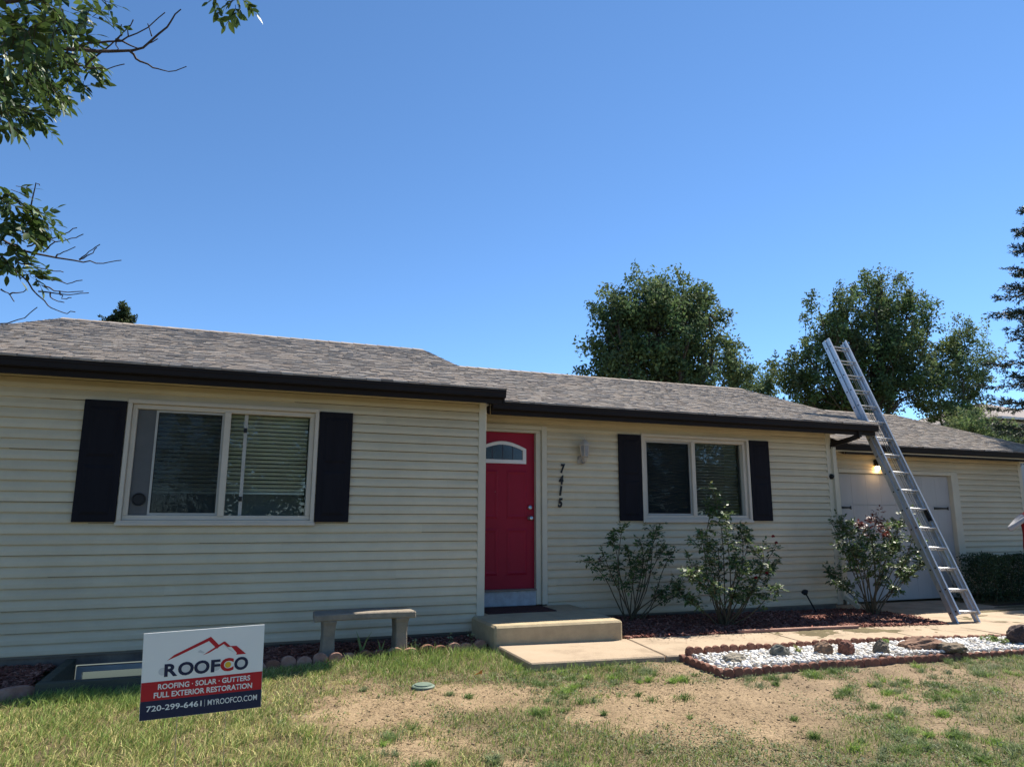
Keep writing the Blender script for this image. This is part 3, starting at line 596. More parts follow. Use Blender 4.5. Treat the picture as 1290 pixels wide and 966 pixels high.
# ------------------------------------------------------------------ window well
ww = empty('window_well', (-3.35, -.5, .0), 'weathered green timber window well set into the lawn under the left window', 'window well')
for (x0, x1, y0, y1) in ((WELL[0]-.02, WELL[1]+.02, WELL[2]-.05, WELL[2]+.03), (WELL[0]-.02, WELL[0]+.06, WELL[2]+.031, .025), (WELL[1]-.06, WELL[1]+.02, WELL[2]+.031, .025)):
    for k in range(3): MB().box(x0, x1, y0, y1, .10-.19*(k+1)+.004, .10-.19*k).build('plank', M_WELL, ww, bevel=.006)
MB().box(WELL[0]+.0, WELL[1]-.0, WELL[2]-.02, .03, -.55, -.45).build('gravel_floor', mat('well_gravel', (.14, .125, .11), (.06, .055, .05), scale=40, rough=1, bump=.8, bscale=60), ww)

# ------------------------------------------------------------------ scalloped edging
def scallop(p, q, h, th, z, m, parent, rnd=.0, name='scalloped_block'):
    """one rounded block from p to q (ground points)"""
    p, q = Vector((*p, z)), Vector((*q, z)); d = q-p; L = d.length; d.normalize(); nrm = Vector((d.y, -d.x, 0)); P = [p-Vector((0, 0, .06)), q-Vector((0, 0, .06))]
    n = 8; hh = h*random.uniform(1-rnd, 1+rnd)
    for i in range(n+1):
        t = math.pi*i/n; P.append(p+d*(L/2+L/2*math.cos(t))+Vector((0, 0, hh*.38+hh*.62*math.sin(t))))
    off = nrm*(th/2)
    return MB().prism([v+off for v in P], -nrm*th).build(name, m, parent, bevel=.004)
def edging(name, pts, step, h, th, zf, m, label, rnd=.06, alt=None, group=None):
    pts = [Vector((*p, 0)) for p in pts]; root = empty(name, (*pts[0].xy, zf(*pts[0].xy)), label, 'edging', group)
    seg = []; 
    for a, b in zip(pts[:-1], pts[1:]):
        L = (b-a).length; n = max(1, round(L/step))
        for k in range(n): seg.append((a.lerp(b, k/n), a.lerp(b, (k+1)/n)))
    for k, (a, b) in enumerate(seg):
        j = Vector((random.uniform(-.006, .006), random.uniform(-.006, .006), 0))*(rnd/.06)
        a2 = a.lerp(b, .015)+j; b2 = a.lerp(b, .985)+j; c = (a+b)/2
        scallop(a2.xy, b2.xy, h, th, zf(c.x, c.y)+random.uniform(-.008, .006), alt if (alt and random.random() < .35) else m, root, rnd)
zE = lambda x, y: float(zbase(x, y))
edging('bed_edging', [(-.16, -.68), (-.75, -.785), (-1.4, -.85), (-1.95, -.905), (-2.52, -.97)], .148, .085, .05, lambda x, y: float(zbase(x, y)), M_PINK, 'pinkish scalloped edging in front of the concrete bench', .14, M_TERRA)
edging('bed_edging', [(-4.16, -.93), (-4.44, -1.13), (-5.0, -1.22), (-5.7, -1.27)], .29, .075, .06, lambda x, y: float(zbase(x, y))+.01, M_PINK, 'wide wavy edging around the dark mulch beside the window well', .05)
BQ = [(1.50, -1.80), (1.48, -2.50), (5.35, -2.66), (6.0, -2.06)]
def zB(x, y): return float(zbase(x, y))-.005
edging('bed_edging', [BQ[0], BQ[1]], .105, .074, .05, zB, M_TERRA, 'short row of terracotta scalloped edging at the walkway end of the white stone bed')
edging('bed_edging', [BQ[1], BQ[2], (6.3, -2.72)], .105, .074, .05, zB, M_TERRA, 'long row of terracotta scalloped edging between white stones and lawn')
edging('bed_edging', [(1.55, -1.82), (3.5, -1.90), (5.9, -2.0), (6.2, -2.02)], .105, .085, .045, lambda x, y: float(zbase(x, y))+.035-.008*(x-1.5), M_TERRA, 'terracotta scalloped edging between the white stones and the walkway')
slab('stone_bed', [(1.52, -2.49), (5.35, -2.64), (6.2, -2.70), (6.2, -2.04), (1.56, -1.84)], lambda x: float(zbase(x, -2.2))+.045, .1, mat('white_sand', (.62, .60, .56), (.42, .40, .36), scale=40, rough=1, bump=.8, bscale=80), bev=0)['kind'] = 'structure'
# white stones
ico = bmesh.new(); bmesh.ops.create_icosphere(ico, subdivisions=1, radius=1); IV = np.array([v.co[:] for v in ico.verts]); IF = np.array([[v.index for v in f.verts] for f in ico.faces]); ico.free()
def pebbles(name, XY, Z, smin, smax, cols):
    n = len(XY); s = rng.uniform(smin, smax, (n, 1))*np.stack([rng.uniform(.7, 1.3, n), rng.uniform(.6, 1.1, n), rng.uniform(.45, .8, n)], -1)
    a = rng.uniform(0, 6.28, n); V = IV[None]*(1+rng.normal(0, .12, (n, len(IV), 1)))*s[:, None, :]
    ca, sa = np.cos(a)[:, None], np.sin(a)[:, None]; V = np.stack([V[..., 0]*ca-V[..., 1]*sa, V[..., 0]*sa+V[..., 1]*ca, V[..., 2]], -1)
    V += np.stack([XY[:, 0], XY[:, 1], Z], -1)[:, None]; F = (np.arange(n)[:, None, None]*len(IV)+IF[None]).reshape(-1, 3)
    cc = np.array(cols)[rng.integers(0, len(cols), n)]*rng.uniform(.85, 1.08, (n, 1))
    return np_obj(name, V.reshape(-1, 3), F, M_STONE, None, np.repeat(cc, len(IV), 0))
n = 5200; u = rng.random(n); v = rng.random(n); X = 1.56+4.7*u; Y = lerp(-2.47-.17*(X-1.5)/4.5, -1.88-.15*(X-1.5)/4.5, v)
pb = pebbles('white_stones', np.stack([X, Y], -1), np.array([float(zbase(x, -2.2)) for x in X])+.05+rng.uniform(0, .022, n), .010, .026, [(.74, .73, .70), (.80, .79, .76), (.66, .65, .62), (.72, .69, .63), (.55, .54, .53), (.42, .37, .30), (.50, .46, .40)])
tag(pb, 'bed of small white decorative stones beside the walkway', 'stones', kind='stuff')
# boulders
def boulder(name, px, py, w, h, c1, c2, label, seed, dep=None, rot=0):
    z = float(zbase(3, -2.2))+.05; p = atZ(px, py, z+.02); bm = bmesh.new(); bmesh.ops.create_icosphere(bm, subdivisions=4, radius=1); w *= .84; h *= .78
    r = np.random.default_rng(seed); pl = [(Vector(r.normal(0, 1, 3)).normalized(), r.uniform(.62, .9)) for _ in range(12)]
    dep = dep or w*.75; cs, sn = math.cos(rot), math.sin(rot)
    for vt in bm.verts:
        co = vt.co.copy()
        for nrm, dd in pl:
            k = co.dot(nrm)-dd
            if k > 0: co -= nrm*k*.8
        co *= 1+.05*math.sin(co.x*9+seed)+.05*math.sin(co.y*11+co.z*8+seed)+r.normal(0, .022)+.03*math.sin(co.x*23+co.z*17)*math.sin(co.y*21+seed)
        x, y = co.x*w/2, co.y*dep/2; vt.co = Vector((x*cs-y*sn, x*sn+y*cs, max(co.z, -.35)*h*.72))
    me = bpy.data.meshes.new(name); bm.to_mesh(me); bm.free()
    m = mat('rock_%d' % seed, c1, c2, scale=14, rough=.95, bump=.9, bscale=40, detail=9)
    return tag(link(name, me, Vector((p.x, p.y, z+h*.22)), None, m), label, 'rock')
boulder('boulder', 983, 824, .26, .17, (.17, .165, .14), (.07, .07, .06), 'grey-green rounded rock with pale grass beside it in the white stones', 3)
boulder('boulder', 1038, 822, .27, .19, (.24, .15, .095), (.11, .07, .05), 'brown pitted rock touching a redder rock in the white stones', 4)
boulder('boulder', 1066, 823, .27, .20, (.23, .10, .07), (.10, .045, .035), 'red-brown rough rock touching a brown rock in the white stones', 5, rot=.6)
boulder('boulder', 1111, 821, .22, .21, (.22, .18, .13), (.10, .08, .06), 'small upright grey-brown rock in the white stones', 6)
boulder('boulder', 1160, 815, .62, .17, (.26, .15, .10), (.14, .085, .06), 'long flat reddish rock lying in the white stones', 7, dep=.32, rot=-.15)
boulder('boulder', 1197, 817, .36, .13, (.22, .17, .12), (.11, .085, .06), 'low brown-grey rock at the end of the long flat rock', 8, dep=.28)
boulder('boulder', 926, 831, .30, .11, (.30, .26, .20), (.12, .11, .09), 'low pale rock with weeds near the corner of the terracotta edging', 9)
boulder('boulder', 1288, 806, .42, .26, (.09, .06, .055), (.04, .03, .03), 'dark brown round rock at the driveway end of the white stone bed', 10)

# ------------------------------------------------------------------ bench
bn = empty('garden_bench', (-1.45, -.66, .08), 'weathered concrete garden bench with a curved seat in front of cream siding', 'bench')
def curved(x, bow): return -.66 + bow*(1-((x+1.45)/.5)**2)
NS = 14; top = []; prof = [(-.17, 0), (.17, 0), (.17, .065), (-.17, .065)]
s = MB(); V = []
for k in range(NS+1):
    x = -1.955+1.0*k/NS
    for dy, dz in prof: V.append((x + (.035 if dy > 0 else -.0)*(0.5-k/NS), curved(x, .05)+dy, .445+dz))
s.add(V, [(k*4+i, k*4+(i+1) % 4, (k+1)*4+(i+1) % 4, (k+1)*4+i) for k in range(NS) for i in range(4)]+[(3, 2, 1, 0), tuple(NS*4+i for i in range(4))])
s.build('seat', M_BENCH, bn, bevel=.010)
for xc in (-1.80, -1.085):
    l = MB(); secs = [(.075, .15, .06), (.085, .16, .085), (.075, .145, .10), (.06, .12, .13), (.055, .115, .30), (.06, .13, .40), (.07, .15, .446)]
    V = [(xc+sx*a, -.655+sy*b, z) for a, b, z in secs for sx, sy in ((-1, -1), (1, -1), (1, 1), (-1, 1))]; n = len(secs)
    l.add(V, [(k*4+i, k*4+(i+1) % 4, (k+1)*4+(i+1) % 4, (k+1)*4+i) for k in range(n-1) for i in range(4)]+[(3, 2, 1, 0), tuple((n-1)*4+i for i in range(4))])
    l.build('leg', M_BENCH, bn, bevel=.008)

# ------------------------------------------------------------------ yard sign
SC = [Vector(p) for p in ((-3.102, -3.707, .833), (-2.492, -3.693, .849), (-2.482, -3.632, .396), (-3.092, -3.646, .381))]
sx = (SC[1]-SC[0]).normalized(); sy = (SC[0]-SC[3]); sy = (sy-sx*sy.dot(sx)).normalized(); snm = sx.cross(sy); SW, SH = .61, .457; O = SC[3]
def sp(u, v, d=0.0): return O+sx*(u*SW)+sy*((1-v)*SH)+snm*d
ysg = empty('yard_sign', (-2.79, -3.62, float(zg(-2.79, -3.62))), 'white red and navy roofing company yard sign on thin wire stakes in the lawn', 'sign')
M_SW = mat('sign_white', (.78, .79, .78), (.75, .76, .75), scale=2, rough=.45); M_SR = mat('sign_red', (.45, .018, .03), (.42, .016, .028), scale=2, rough=.45); M_SN = mat('sign_navy', (.014, .022, .065), (.012, .02, .058), scale=2, rough=.45); M_SY = mat('sign_yellow', (.75, .48, .04), scale=2, rough=.5); M_SG = mat('sign_grey', (.60, .62, .63), scale=2, rough=.5)
MB().prism([sp(0, 0, -.004), sp(1, 0, -.004), sp(1, 1, -.004), sp(0, 1, -.004)], snm*.004).build('panel', M_SW, ysg)
def flat(name, pts, m, d=.0006): return MB().add([sp(u, v, d) for u, v in pts], [tuple(range(len(pts)))]).build(name, m, ysg)
flat('red_band', [(0.002, .782), (.998, .782), (.998, .566), (.002, .566)], M_SR); flat('navy_band', [(0.002, .998), (.998, .998), (.998, .782), (.002, .782)], M_SN)
def poly(name, pts, m, d=.0008): return flat(name, pts, m, d)
poly('mountain_mark', [(.195, .335), (.25, .275), (.545, .095), (.625, .215), (.60, .245), (.530, .145), (.28, .290)], M_SR)
poly('mountain_mark', [(.485, .305), (.655, .165), (.665, .165), (.72, .235), (.69, .235), (.655, .195), (.535, .285)], M_SR, .0010)
poly('mountain_mark', [(.715, .225), (.765, .228), (.85, .335), (.765, .335), (.77, .315)], M_SR, .0012)
poly('mountain_mark', [(.44, .265), (.46, .24), (.50, .275), (.485, .285)], M_SG, .0006); poly('mountain_mark', [(.655, .20), (.70, .245), (.75, .31), (.70, .27)], M_SG, .0006)
for cx, rr in ((.345, .055), (.475, .055), (.60, .05), (.165, .045), (.815, .055)):
    poly('grey_disc', [(cx+rr*.75*math.cos(t), .455+rr*1.0*math.sin(t)) for t in [-6.2832*k/20 for k in range(20)]], M_SG, .0005)  # grey discs printed behind the letters
def txt(body, u0, u1, v0, v1, m, bold, d=.0014, name='lettering'):
    text_box(body, sp(u0, v1, d), sx, sy, (u1-u0)*SW, (v1-v0)*SH, name, m, ysg, bold=bold)
txt('R', .178, .285, .372, .520, M_SN, .035)
for a in (.288, .418, ): txt('O', a, a+.128, .366, .524, M_SN, .035)
txt('F', .557, .635, .372, .520, M_SN, .035); txt('C', .636, .748, .366, .524, M_SR, .04); txt('O', .752, .872, .366, .524, M_SN, .035)
poly('yellow_dot', [(.700+.026*math.cos(t), .446+.036*math.sin(t)) for t in [-6.2832*k/18 for k in range(18)]], M_SY, .0016)
txt('ROOFING \u00b7 SOLAR \u00b7 GUTTERS', .135, .895, .597, .660, M_SW, .022); txt('FULL EXTERIOR RESTORATION', .105, .915, .690, .755, M_SW, .022)
txt('720-299-6461', .052, .495, .838, .905, M_SW, .014); txt('MYROOFCO.COM', .545, .962, .838, .905, M_SW, .006); flat('divider', [(.518, .915), (.521, .915), (.521, .83), (.518, .83)], M_SG, .0012)
for u in (.30, .70):
    a = sp(u, .55, -.006); b = sp(u, 1.0, -.006); dd = (b-a).normalized(); g = b+dd*((b.z+.12)/abs(dd.z)); MB().tube([a, b, g], .0017, 6).build('stake', mat('galvanised_wire', (.35, .34, .30), scale=20, rough=.5, metal=.6), ysg)

# ------------------------------------------------------------------ ladder
K = 1.008; lq = CAM+(Vector((6.651, -.944, .205))-CAM)*K; ld = Vector((.010, .128, .276))*K; RS = ld.length; ldn = ld.normalized()
lr = Vector((1, -.02, 0)); lr = (lr-ldn*lr.dot(ldn)).normalized(); ln = ldn.cross(lr)         # ln points away from the climber side
if ln.y < 0: ln = -ln
LD = empty('extension_ladder', lq-ldn*.19, 'tall aluminium extension ladder leaning past the eave end between house and garage', 'ladder')
rung_me = None
for si, (off, hw) in enumerate(((0.0, .195), (.075, .213))):
    base = lq+ln*off; lo, hi = -.17, 15*RS+.16
    if si == 0: lo = -.05
    for sgn in (-1, 1):
        c = base+lr*(sgn*hw); b = MB(); dpt, fl = .036, .026
        web = [c-ln*dpt, c+ln*dpt]
        P = [c+lr*(sgn*.003)-ln*dpt, c+lr*(sgn*.003)+ln*dpt, c-lr*(sgn*fl)+ln*dpt, c-lr*(sgn*fl)+ln*(dpt-.005), c-lr*(sgn*.003)+ln*(dpt-.005), c-lr*(sgn*.003)-ln*(dpt-.005), c-lr*(sgn*fl)-ln*(dpt-.005), c-lr*(sgn*fl)-ln*dpt]
        b.prism([p+ldn*lo for p in P], ldn*(hi-lo)); b.build('rail', M_ALU, LD)
        pg = MB()
        for k in range(16): pg.lathe(base+lr*(sgn*(hw+.003))+ldn*(k*RS), [(0, .004), (.011, .004), (.013, 0), (.013, -.003), (0, -.003)][::-1], 8, lr*sgn)
        pg.build('rung_plug', M_BLACK, LD)
        if si == 1:
            f = MB(); e = c+ldn*(lo+.02)
            f.beam(e-ldn*.0+lr*(sgn*.012), e-ldn*.055+lr*(sgn*.012), .012, .07, ln); f.beam(e-ldn*.045-Vector((0, .05, 0)), e-ldn*.045+Vector((0, .05, 0)), .055, .018); f.build('foot', M_BLACK, LD)
    for k in range(16):
        if si == 0 and k == 0 and False: continue
        rc = base+ldn*(k*RS); w = hw-.004
        r_ = MB(); n = 8; r = .0165
        flatu = Vector((0, -.25, 1)).normalized(); fu = (flatu-lr*flatu.dot(lr)).normalized(); fv = lr.cross(fu)
        P = [rc-lr*w+fu*(.011*s1)+fv*(.019*s2) for s1, s2 in ((1, -.8), (1, .8), (.5, 1), (-.6, .8), (-1, .2), (-1, -.2), (-.6, -.8), (.5, -1))]
        r_.prism(P, lr*(2*w)); r_.build('rung', M_RUNG, LD)
    if si == 0:
        for sgn in (-1, 1):
            h = MB(); c = base+lr*(sgn*(hw-.03))+ldn*(RS*4.4)+ln*.02; h.beam(c, c+ldn*.17, .022, .05, ln); h.build('rung_lock', M_BLACK, LD)
rp = MB(); a = lq+ln*.04+lr*.05; rp.tube([a+ldn*(.3), a+ldn*(2.2)+lr*.012, a+ldn*(4.2)], .005, 5); rp.tube([a+lr*-.03+ldn*(.9), a+lr*-.035+ldn*(4.2)], .005, 5); rp.build('rope', mat('rope', (.25, .23, .18), scale=40, rough=.9), LD)
pu = MB(); pu.lathe(a+ldn*4.2-lr*.025, [(0, .012), (.03, .012), (.024, 0), (.03, -.012), (0, -.012)][::-1], 14, lr); pu.build('pulley', M_BLACK, LD)

# ------------------------------------------------------------------ foliage helpers
def unit(v): return v/np.maximum(np.linalg.norm(v, axis=-1, keepdims=True), 1e-9)
def kites(P, Dr, L, W, col, fold=.18, nrm=None):
    """folded leaf blades: base, sides, tip"""
    n = len(P); Dr = unit(Dr); rv = nrm if nrm is not None else rng.normal(0, 1, (n, 3)); S = unit(np.cross(Dr, rv)); N = np.cross(S, Dr)
    L = np.asarray(L).reshape(-1, 1)*np.ones((n, 1)); W = np.asarray(W).reshape(-1, 1)*np.ones((n, 1))
    mid = P+Dr*L*.42
    V = np.stack([P, mid+S*W*.5+N*W*fold, P+Dr*L-N*L*.08, mid-S*W*.5+N*W*fold, mid+Dr*0], 1)
    F = (np.arange(n)[:, None, None]*5+np.array([(0, 4, 1), (4, 2, 1), (0, 3, 4), (4, 3, 2)])[None]).reshape(-1, 3)
    return V.reshape(-1, 3), F, np.repeat(col, 5, 0)
def palette(cols, n, var=.2): return np.array(cols)[rng.integers(0, len(cols), n)]*rng.uniform(1-var, 1+var, (n, 1))
def bent(a, b, k=5, wob=.06):
    a, b = Vector(a), Vector(b); L = (b-a).length; o = Vector(rng.normal(0, 1, 3))*wob*L; o2 = Vector(rng.normal(0, 1, 3))*wob*L*.4
    return [a.lerp(b, i/k)+o*math.sin(math.pi*i/k)+o2*math.sin(2*math.pi*i/k) for i in range(k+1)]

# ------------------------------------------------------------------ rose bushes
def rose(base, tips, label, ncl, cols, redtips=(), fl=(), side=6, leaf=.050):
    root = empty('rose_bush', base, label, 'rose bush', 'rose bushes in the mulch bed'); base = Vector(base); st = MB(); LP = []; LD_ = []; pts = []
    for t in tips:
        a = base+Vector((random.uniform(-.09, .09), random.uniform(-.09, .09), -.02)); p = bent(a, t, 6, .05)
        for i in range(1, 6): p[i] += Vector((0, 0, .05*math.sin(math.pi*i/6)))
        st.tube(p, [.008*(1-.75*i/6)+.0015 for i in range(7)], 5)
        L = (Vector(t)-a).length
        for j in range(side+int(L*4)):
            q = random.uniform(.38, 1.0)**.7; i = min(int(q*6), 5); c = p[i].lerp(p[i+1], q*6-i)
            dr = Vector(rng.normal(0, 1, 3)); dr.z = abs(dr.z)*.7+.05; e = c+dr.normalized()*random.uniform(.08, .24)*(1.15-.4*q)
            st.tube([c, c.lerp(e, .5)+Vector((0, 0, .015)), e], [.003, .0022, .0012], 4)
            for s in range(ncl): w = random.random(); pts.append((c.lerp(e, w), (e-c)))
        for s in range(5): pts.append((p[-1].lerp(p[-2], random.random()*.6), p[-1]-p[-2]))
    st.build('canes', M_CANE, root)
    Pb, Db = [], []
    for c, d in pts:                          # a sprig of five leaflets
        d = (d.normalized()*.5+Vector(rng.normal(0, .7, 3))).normalized(); s = d.cross(Vector((0, 0, 1)))
        s = s.normalized() if s.length > .01 else Vector((1, 0, 0)); ln_ = random.uniform(.05, .085)
        for f, sd in ((.35, 1), (.35, -1), (.75, 1), (.75, -1), (1, 0)):
            Pb.append(c+d*ln_*f); Db.append(d*(.5 if sd else 1)+s*sd*.85+Vector((0, 0, random.uniform(-.35, .1))))
    n = len(Pb); P = np.array([v[:] for v in Pb]); Dd = np.array([v[:] for v in Db]); col = palette(cols, n, .3)
    for (tx, ty, tz, rr) in redtips:
        m = np.linalg.norm(P-np.array((tx, ty, tz)), axis=1) < rr; col[m] = palette([(.10, .035, .03), (.14, .05, .035)], m.sum(), .3)
    nr = np.stack([rng.normal(0, .6, n), rng.normal(0, .6, n), np.ones(n)], -1)
    lf = np_obj('leaves', *kites(P, Dd, rng.uniform(leaf*.75, leaf*1.25, n), rng.uniform(leaf*.5, leaf*.8, n), col, nrm=nr)[:2], M_ROSE, root, np.repeat(col, 5, 0)); lf['kind'] = 'stuff'
    for f in fl:
        b = MB(); c = Vector(f)
        V = []; F = []; PP = []; DD = []
        for k in range(26):
            t = k*2.4; ph = .2+1.1*(k/26); d = Vector((math.cos(t)*math.sin(ph), math.sin(t)*math.sin(ph), math.cos(ph))); PP.append(c-d*.004); DD.append(d)
        col = palette([(.22, .012, .018), (.28, .02, .028), (.14, .01, .014)], 26, .2)
        v, fc, cc = kites(np.array([p[:] for p in PP]), np.array([d[:] for d in DD]), .032, .03, col, .3); np_obj('rose_flower', v, fc, M_ROSE, root, cc)
    return root
DG = [(.05, .10, .03), (.065, .125, .036), (.04, .075, .028), (.085, .145, .045), (.07, .11, .05)]
def tipsY(lst, Y, j): return [atY(px, py, Y+random.uniform(-j, j)) for px, py in lst]
rose((2.12, .22, .11), tipsY([(742, 706), (758, 692), (770, 676), (783, 668), (790, 690), (805, 678), (815, 700), (824, 660), (828, 672), (838, 690), (846, 700), (850, 735), (835, 745), (860, 748), (775, 715), (800, 712)], .2, .22), 'sparse dark rose bush beside the concrete step', 3, DG, redtips=[(1.6, .2, .95, .12)], side=3)
p2 = tipsY([(897, 615), (903, 640), (872, 680), (866, 700), (882, 668), (915, 650), (932, 662), (945, 672), (960, 690), (978, 688), (975, 715), (965, 735), (978, 742), (850, 735), (862, 722), (905, 690), (925, 700), (940, 715), (888, 715), (900, 735), (950, 745), (868, 755), (925, 745)], -.3, .4)
rose((3.15, -.32, .10), p2, 'tall rose bush with red blooms in front of the right window', 4, DG+[(.14, .19, .075), (.17, .21, .09), (.11, .16, .075)], fl=[atY(974, 676, -.35), atY(978, 684, -.3), atY(952, 728, -.5), atY(966, 722, -.45), atY(958, 716, -.4)], side=5)
p3 = tipsY([(1046, 655), (1060, 650), (1075, 660), (1092, 668), (1105, 652), (1118, 660), (1130, 662), (1148, 642), (1155, 660), (1172, 690), (1165, 705), (1150, 715), (1085, 685), (1070, 690), (1110, 690), (1128, 690), (1045, 720), (1055, 735), (1140, 730), (1095, 705), (1120, 715), (1065, 665)], .0, .38)
rose((5.92, -.05, .07), p3, 'dense rose bush with reddish new growth between the house corner and the ladder', 5, DG+[(.11, .15, .075), (.13, .16, .09)], redtips=[tuple(atY(1103, 655, 0))+(.28,), tuple(atY(1118, 660, 0))+(.2,)], side=6)

# small garden light and bed plants
gl2 = empty('garden_light', (5.22, .3, .1), 'small dark solar stake light leaning beside the house corner bed', 'garden light')
MB().tube([(5.24, .3, .08), (5.05, .30, .38)], .011, 8).build('stake', M_BLACK, gl2); b = MB(); b.lathe((5.045, .30, .385), [(0, -.03), (.03, -.03), (.045, .0), (.05, .012), (.03, .03), (0, .035)], 12, (-.5, -.1, .8)); b.build('lamp_head', M_BLACK, gl2)
def iris(x, y, n, h, label, cols):
    root = empty('leafy_plant', (x, y, .08), label, 'plant', 'small plants in the bench bed'); V = []; F = []; C = []
    for k in range(n):
        a = random.uniform(-.6, .6) + (0 if k % 2 else 3.14); ln_ = random.uniform(.15, .55); hh = h*random.uniform(.8, 1.1); i = len(V)
        for t in (0, .35, .7, 1.0):
            w = .011*(1-t**2)+.001; c = Vector((x+math.cos(a)*ln_*hh*t*t*.8, y+math.sin(a)*.3*ln_*hh*t*t, .07+hh*t)); V += [(c.x-w, c.y, c.z), (c.x+w, c.y+.004, c.z)]; C += [cols[k % len(cols)]]*2
        F += [(i+2*q, i+2*q+1, i+2*q+3, i+2*q+2) for q in range(3)]
    np_obj('leaf_blades', V, F, M_LEAF, root, np.array(C))
g_ = [(.16, .22, .07), (.22, .27, .10)]
iris(-1.47, -.72, 3, .24, 'pair of upright sword leaves in the bed under the bench', g_); iris(-1.28, -.74, 2, .21, 'single arching sword leaf in the bed under the bench', g_)
def weed(x, y, z, r, n, cols, label, hgt=.12, grp='small plants in the bench bed', leaf=.03):
    root = empty('leafy_plant', (x, y, z), label, 'plant', grp); st = MB(); P = []; Dn = []
    for k in range(max(3, n//8)):
        a = random.uniform(0, 6.28); e = Vector((x+math.cos(a)*r*random.random(), y+math.sin(a)*r*random.random(), z+hgt*random.uniform(.5, 1))); st.tube([(x, y, z-.02), Vector((x, y, z)).lerp(e, .5), e], .002, 4)
        for q in range(8): t = random.uniform(.3, 1.05); P.append(Vector((x, y, z)).lerp(e, t)[:]); Dn.append((math.cos(q*2.4), math.sin(q*2.4), random.uniform(-.1, .5)))
    st.build('stem', M_CANE, root); col = palette(cols, len(P), .2); v, f, c = kites(np.array(P), np.array(Dn), leaf, leaf*.7, col, .1); np_obj('leaves', v, f, M_ROSE, root, c)
PW = [(.20, .24, .13), (.26, .29, .17), (.15, .20, .09)]
weed(-.93, -.62, .08, .12, 40, PW, 'pale leafy weed beside the right leg of the bench'); weed(-.53, -.55, .08, .08, 26, PW, 'pale leafy weed between the bench and the step, against mulch', .15); weed(-.25, -.47, .08, .09, 26, PW, 'pale upright weed next to the concrete step', .2)
weed(2.67, -2.12, .10, .10, 40, [(.30, .30, .10), (.22, .26, .08)], 'yellow-green weed beside the grey-green rock', .08, 'weeds in the white stones'); weed(3.98, -2.0, .09, .10, 40, [(.13, .22, .05), (.17, .26, .07)], 'green weed by the edging next to the long flat rock', .08, 'weeds in the white stones')
weed(5.35, -2.3, .08, .28, 160, [(.10, .16, .04), (.16, .22, .07)], 'spreading green weed near the dark round rock', .07, 'weeds in the white stones', .035); weed(1.85, -2.15, .09, .16, 50, [(.22, .22, .12), (.16, .17, .08)], 'dry greenish weed around the low pale rock', .06, 'weeds in the white stones')
# ------------------------------------------------------------------ hedge
def hedge(x0, x1, y0, y1, h, label):
    root = empty('hedge', ((x0+x1)/2, (y0+y1)/2, .02), label, 'hedge'); n = 15000
    u = rng.random((n, 3)); P = np.stack([lerp(x0, x1, u[:, 0]), lerp(y0, y1, u[:, 1]), .05+h*u[:, 2]**.8], -1)
    top = .05+h*(.62+.66*fbm(P[:, 0], P[:, 1], 3.2, 77)); P[:, 2] = np.minimum(P[:, 2], top); P[:, 1] += (fbm(P[:, 0], P[:, 2], 3, 88)-.5)*.55
    st = MB()
    for k in range(26):
        a = (random.uniform(x0, x1), random.uniform(y0+.1, y1-.1), .0); st.tube(bent(a, (a[0]+random.uniform(-.25, .25), a[1]+random.uniform(-.2, .2), h*.85), 3, .08), [.012, .009, .006, .003], 5)
    st.build('stems', M_CANE, root)['kind'] = 'stuff'; D_ = rng.normal(0, 1, (n, 3)); D_[:, 2] = np.abs(D_[:, 2])*.6; col = palette([(.018, .04, .016), (.025, .055, .022), (.035, .065, .025)], n, .3)
    v, f, c = kites(P, D_, rng.uniform(.03, .05, n), rng.uniform(.014, .026, n), col); lf = np_obj('foliage', v, f, M_LEAF, root, c); lf['kind'] = 'stuff'
hedge(8.95, 11.6, .35, 1.05, .80, 'low dark green hedge along the garage wall beside the driveway')

# ------------------------------------------------------------------ person at the garage
def skin_body(name, verts, edges, rads, m, parent, sub=2):
    me = bpy.data.meshes.new(name); base = Vector(verts[0]); me.from_pydata([tuple(Vector(v)-base) for v in verts], edges, []); ob = link(name, me, base, parent, m)
    md = ob.modifiers.new('s', 'SKIN'); md.use_smooth_shade = True; sv = me.skin_vertices[0].data
    for i, r in enumerate(rads): sv[i].radius = r if hasattr(r, '__len__') else (r, r)
    sv[0].use_root = True
    md2 = ob.modifiers.new('u', 'SUBSURF'); md2.levels = md2.render_levels = sub
    bpy.context.view_layer.update(); dg = bpy.context.evaluated_depsgraph_get(); nm = bpy.data.meshes.new_from_object(ob.evaluated_get(dg)); ob.modifiers.clear(); ob.data = nm
    if len(nm.materials) == 0: nm.materials.append(m)
    for p in nm.polygons: p.use_smooth = True
    return ob
PX, PY, PZ = 9.65, .05, .03
M_SKIN = mat('skin', (.42, .24, .16), (.36, .20, .135), scale=14, rough=.55)
PE = empty('person', (PX, PY, PZ), 'person in grey sleeves and red top with arm raised, partly past the garage end', 'person')
def pp(x, y, z): return (PX+x, PY+y, PZ+z)
bv = [pp(0, 0, .95), pp(0, 0, 1.12), pp(0, 0, 1.32), pp(0, 0, 1.46), pp(.06, -.01, 1.54), pp(.11, -.02, 1.63), pp(.115, -.02, 1.73),
      pp(-.19, 0, 1.43), pp(-.60, -.06, 1.235), pp(-.36, -.22, 1.44), pp(-.27, -.24, 1.50), pp(.19, 0, 1.43), pp(.26, .02, 1.16), pp(.24, -.14, .98), pp(.235, -.19, .92),
      pp(-.10, 0, .88), pp(-.12, -.02, .50), pp(-.12, .02, .10), pp(-.13, -.12, .045), pp(.10, 0, .88), pp(.13, -.03, .50), pp(.13, .02, .10), pp(.14, -.12, .045)]
